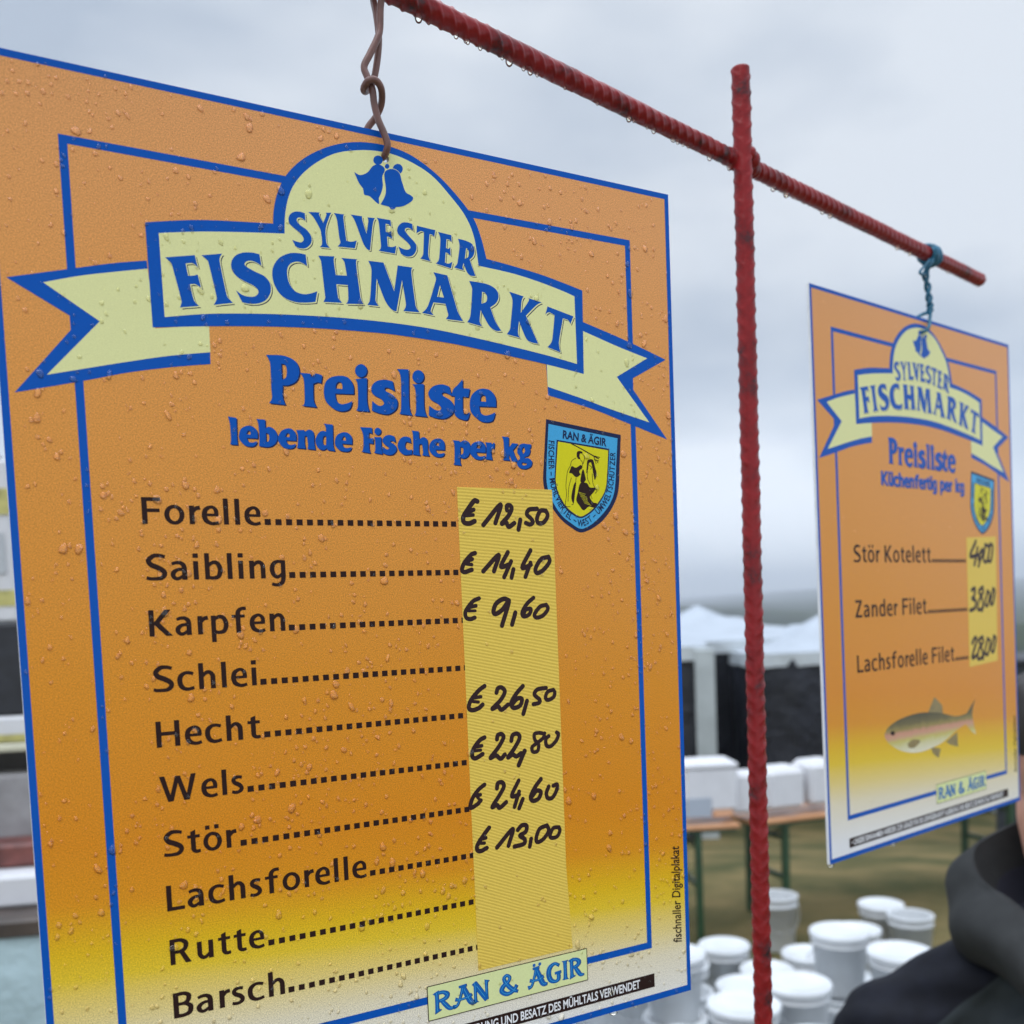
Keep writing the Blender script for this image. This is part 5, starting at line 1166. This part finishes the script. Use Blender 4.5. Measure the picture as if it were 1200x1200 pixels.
for s in (-1, 1):
    mb.ball(V3(HX + s * .033, .100, 1.73), (.016, .010, .009)); mb.ball(V3(HX + s * .077, .010, 1.715), (.009, .020, .033), 12, 10, M=Matrix.Rotation(.3 * s, 3, 'Z'))
    capsule(mb, V3(s * .12, 0, 1.36), V3(s * .265, -.005, 1.27), .056, .056); capsule(mb, V3(s * .265, -.005, 1.27), V3(s * .333, -.02, 1.03), .054, .041); capsule(mb, V3(s * .333, -.02, 1.03), V3(s * .302, .062, .87), .041, .029)
    mb.ball(V3(s * .301, .082, .825), (.017, .038, .05), 14, 10)
    for k, (dy, ln) in enumerate(((-.026, .066), (-.008, .078), (.010, .074), (.028, .058))):
        b0 = Vector(V3(s * .301, .082 + dy, .80)); b1 = b0 + Vector((-s * .006, dy * .15 + .004, -ln * .5)); b2 = b1 + Vector((-s * .016, .004, -ln * .48)); capsule(mb, b0, b1, .0095, .009, 5, 10); capsule(mb, b1, b2, .009, .0075, 5, 10)
    b0 = Vector(V3(s * .297, .105, .845)); b1 = b0 + Vector((-s * .012, .030, -.03)); capsule(mb, b0, b1, .012, .010, 5, 10); capsule(mb, b1, b1 + Vector((-s * .008, .010, -.028)), .010, .008, 5, 10)
    capsule(mb, V3(s * .09, 0, .93), V3(s * .10, .01, .50), .088, .056); capsule(mb, V3(s * .10, .01, .50), V3(s * .105, -.01, .09), .054, .038)
    capsule(mb, V3(s * .105, -.02, .045), V3(s * .115, .15, .035), .042, .036)
remeshed(mb, 'body', M_skin, person, .0075, 3)
mb = MB()                                               # hair cap
mb.ball(V3(HX, .008, 1.755), (.082, .098, .090), 28, 20)
def hairfn(me):
    for v in me.vertices:
        k = 1 + .02 * math.sin(v.co.x * 190 + v.co.z * 40) + .02 * math.sin(v.co.y * 170); c = Vector(V3(HX, .01, 1.73)); v.co = c + (v.co - c) * k
        if v.co.y > .06 and v.co.z < z_(1.765): v.co.y = .06
        if v.co.z < z_(1.712): v.co.z = z_(1.712)
remeshed(mb, 'hair', M_hair, person, .008, 4, hairfn)
mb = MB()                                               # jacket
mb.ball(V3(0, 0, 1.00), (.225, .165, .24)); mb.ball(V3(0, .0, 1.18), (.215, .155, .22)); mb.ball(V3(0, -.005, 1.28), (.215, .15, .15))
capsule(mb, V3(-.10, -.005, 1.37), V3(.10, -.005, 1.37), .09, .09); capsule(mb, V3(0, 0, 1.34), V3(0, .0, 1.475), .14, .085)
for s in (-1, 1):
    capsule(mb, V3(s * .275, -.005, 1.262), V3(s * .335, -.02, 1.03), .100, .080); capsule(mb, V3(s * .335, -.02, 1.03), V3(s * .300, .055, .90), .072, .056)
    capsule(mb, V3(s * .06, -.0, 1.43), V3(s * .27, -.01, 1.268), .072, .094)
FOLDS = ((.26, 1.27, .8, -.6, .012, -.010), (.20, 1.31, .75, -.66, .010, -.007), (.30, 1.20, .95, -.3, .012, -.012), (.31, 1.13, .9, .43, .012, -.010), (.15, 1.36, .6, -.8, .009, -.006), (.28, 1.235, .85, -.5, .02, .008))
def jfn(me):
    for v in me.vertices:
        x, y, z = v.co; n = v.normal
        f = .0035 * math.sin(z * 42 + x * 23 + 3 * math.sin(y * 14)) + 0.003 * math.sin(x * 60 - z * 35 + y * 20) + .003 * math.sin(z * 95 + y * 60)
        for (px_, pz_, dx_, dz_, wd_, dp_) in FOLDS:          # creases running across shoulder and sleeve
            t_ = (abs(x) - px_) * dx_ + (z - lift - pz_) * dz_; o_ = -(abs(x) - px_) * dz_ + (z - lift - pz_) * dx_
            o_ += .012 * math.sin(t_ * 30 + y * 14); f += dp_ * math.exp(-(o_ / wd_) ** 2) * math.exp(-(t_ / .11) ** 2)
        v.co = v.co + n * f
jk = remeshed(mb, 'jacket', M_jnavy, person, .009, 9, jfn)
_t = M_jnavy.node_tree; _p = _t.nodes['Principled BSDF']; _co = N(_t, 'ShaderNodeTexCoord'); _s = N(_t, 'ShaderNodeSeparateXYZ'); _t.links.new(_co.outputs['Object'], _s.inputs[0])
_ab = N(_t, 'ShaderNodeMath', operation='ABSOLUTE'); _t.links.new(_s.outputs['X'], _ab.inputs[0])
_ln = N(_t, 'ShaderNodeMath', operation='MULTIPLY_ADD'); _ln.inputs[1].default_value = .845; _t.links.new(_ab.outputs[0], _ln.inputs[0]); _t.links.new(_s.outputs['Z'], _ln.inputs[2])
_lt = N(_t, 'ShaderNodeMath', operation='LESS_THAN'); _lt.inputs[1].default_value = z_(1.43) + .093; _t.links.new(_ln.outputs[0], _lt.inputs[0])
_mx = N(_t, 'ShaderNodeMix', data_type='RGBA'); _t.links.new(_lt.outputs[0], _mx.inputs[0]); _t.links.new(_p.inputs['Base Color'].links[0].from_socket, _mx.inputs[6]); _mx.inputs[7].default_value = (.034, .041, .045, 1)
_t.links.new(_mx.outputs[2], _p.inputs['Base Color'])
# hood lying on the back: a lining bowl and an outer shell meeting at the rim
def hood_pt(a, t):
    """a: angle round the neck (-pi/2 is the back); t: 0 inside bottom .. .5 rim .. 1 outside bottom"""
    back = max(0, -math.sin(a)); front = max(0, math.sin(a)); side = abs(math.cos(a))
    rx, ry = .166 + .012 * math.sin(3 * a), .150 + .085 * back
    cy = -.045
    rim = Vector((rx * math.cos(a), cy + ry * math.sin(a), 1.520 - .070 * back + .10 * front + .028 * math.sin(2 * a + .6) * side))
    inn = Vector((.075 * math.cos(a), .0 + .072 * math.sin(a), 1.450)); outp = Vector(((rx + .02) * math.cos(a), cy + (ry - .01) * math.sin(a), 1.425 - .03 * back))
    if t <= .5:
        k = t / .5; p = inn.lerp(rim, k); p.z -= .05 * math.sin(math.pi * k) * (.4 + back)
    else:
        k = (t - .5) / .5; p = rim.lerp(outp, k); b = math.sin(math.pi * k); p += Vector((math.cos(a), math.sin(a), .25)) * (.030 + .03 * back) * b
        p += Vector((math.cos(a), math.sin(a), 0)) * .007 * math.sin(a * 7 + k * 5)
    p.z += .006 * math.sin(5 * a + 1.3)
    return p
for nm, t0, t1, m_ in (('hood', .5, 1.0, M_hood), ('hood_lining', 0.0, .5, M_lining)):
    mb = MB(); na, ntt = 72, 16; q = []
    for j in range(ntt + 1):
        for i in range(na):
            v = hood_pt(2 * math.pi * i / na, t0 + (t1 - t0) * j / ntt); q.append((v.x, v.y, v.z + lift))
    mb.add(q, [(j * na + i, j * na + (i + 1) % na, (j + 1) * na + (i + 1) % na, (j + 1) * na + i) for j in range(ntt) for i in range(na)])
    if nm == 'hood':
        hd_ = mb.build(nm, m_, person, smooth=True)
        md = hd_.modifiers.new('thick', 'SOLIDIFY'); md.thickness = .006; md.offset = -1
    else:
        ln_ = mb.build(nm, [m_, M_hood], hd_, smooth=True)
        for i_, p_ in enumerate(ln_.data.polygons): p_.material_index = 1 if i_ // na >= 11 else 0
mb = MB()
mb.ball(V3(0, 0, .95), (.19, .135, .14))
for s in (-1, 1): capsule(mb, V3(s * .09, 0, .92), V3(s * .10, .01, .50), .105, .078); capsule(mb, V3(s * .10, .01, .50), V3(s * .105, -.01, .11), .076, .068)
remeshed(mb, 'trousers', M_trs, person, .014, 4)
for s in (-1, 1):
    mb = MB(); capsule(mb, V3(s * .105, -.035, .05), V3(s * .118, .17, .045), .05, .046); capsule(mb, V3(s * .105, -.015, .06), V3(s * .105, -.012, .17), .052, .056)
    remeshed(mb, 'boot', M_shoe, person, .012, 3, lambda me: [setattr(v.co, 'z', max(0.0, v.co.z)) for v in me.vertices])

# ------------------------------------------------------------------ hazy air over the valley
mb = MB(); mb.box((-6500, -60, -14), (6500, 4600, 130))
hz = bpy.data.materials.new('haze_air'); hz.use_nodes = True; _t = hz.node_tree; _t.nodes.clear()
_o = N(_t, 'ShaderNodeOutputMaterial'); _v = N(_t, 'ShaderNodeVolumePrincipled'); _v.inputs['Color'].default_value = (.86, .92, 1.0, 1); _v.inputs['Density'].default_value = 0.0006; _v.inputs['Anisotropy'].default_value = 0.2
_t.links.new(_v.outputs[0], _o.inputs['Volume'])
o = mb.build('haze', hz); o['kind'] = 'stuff'
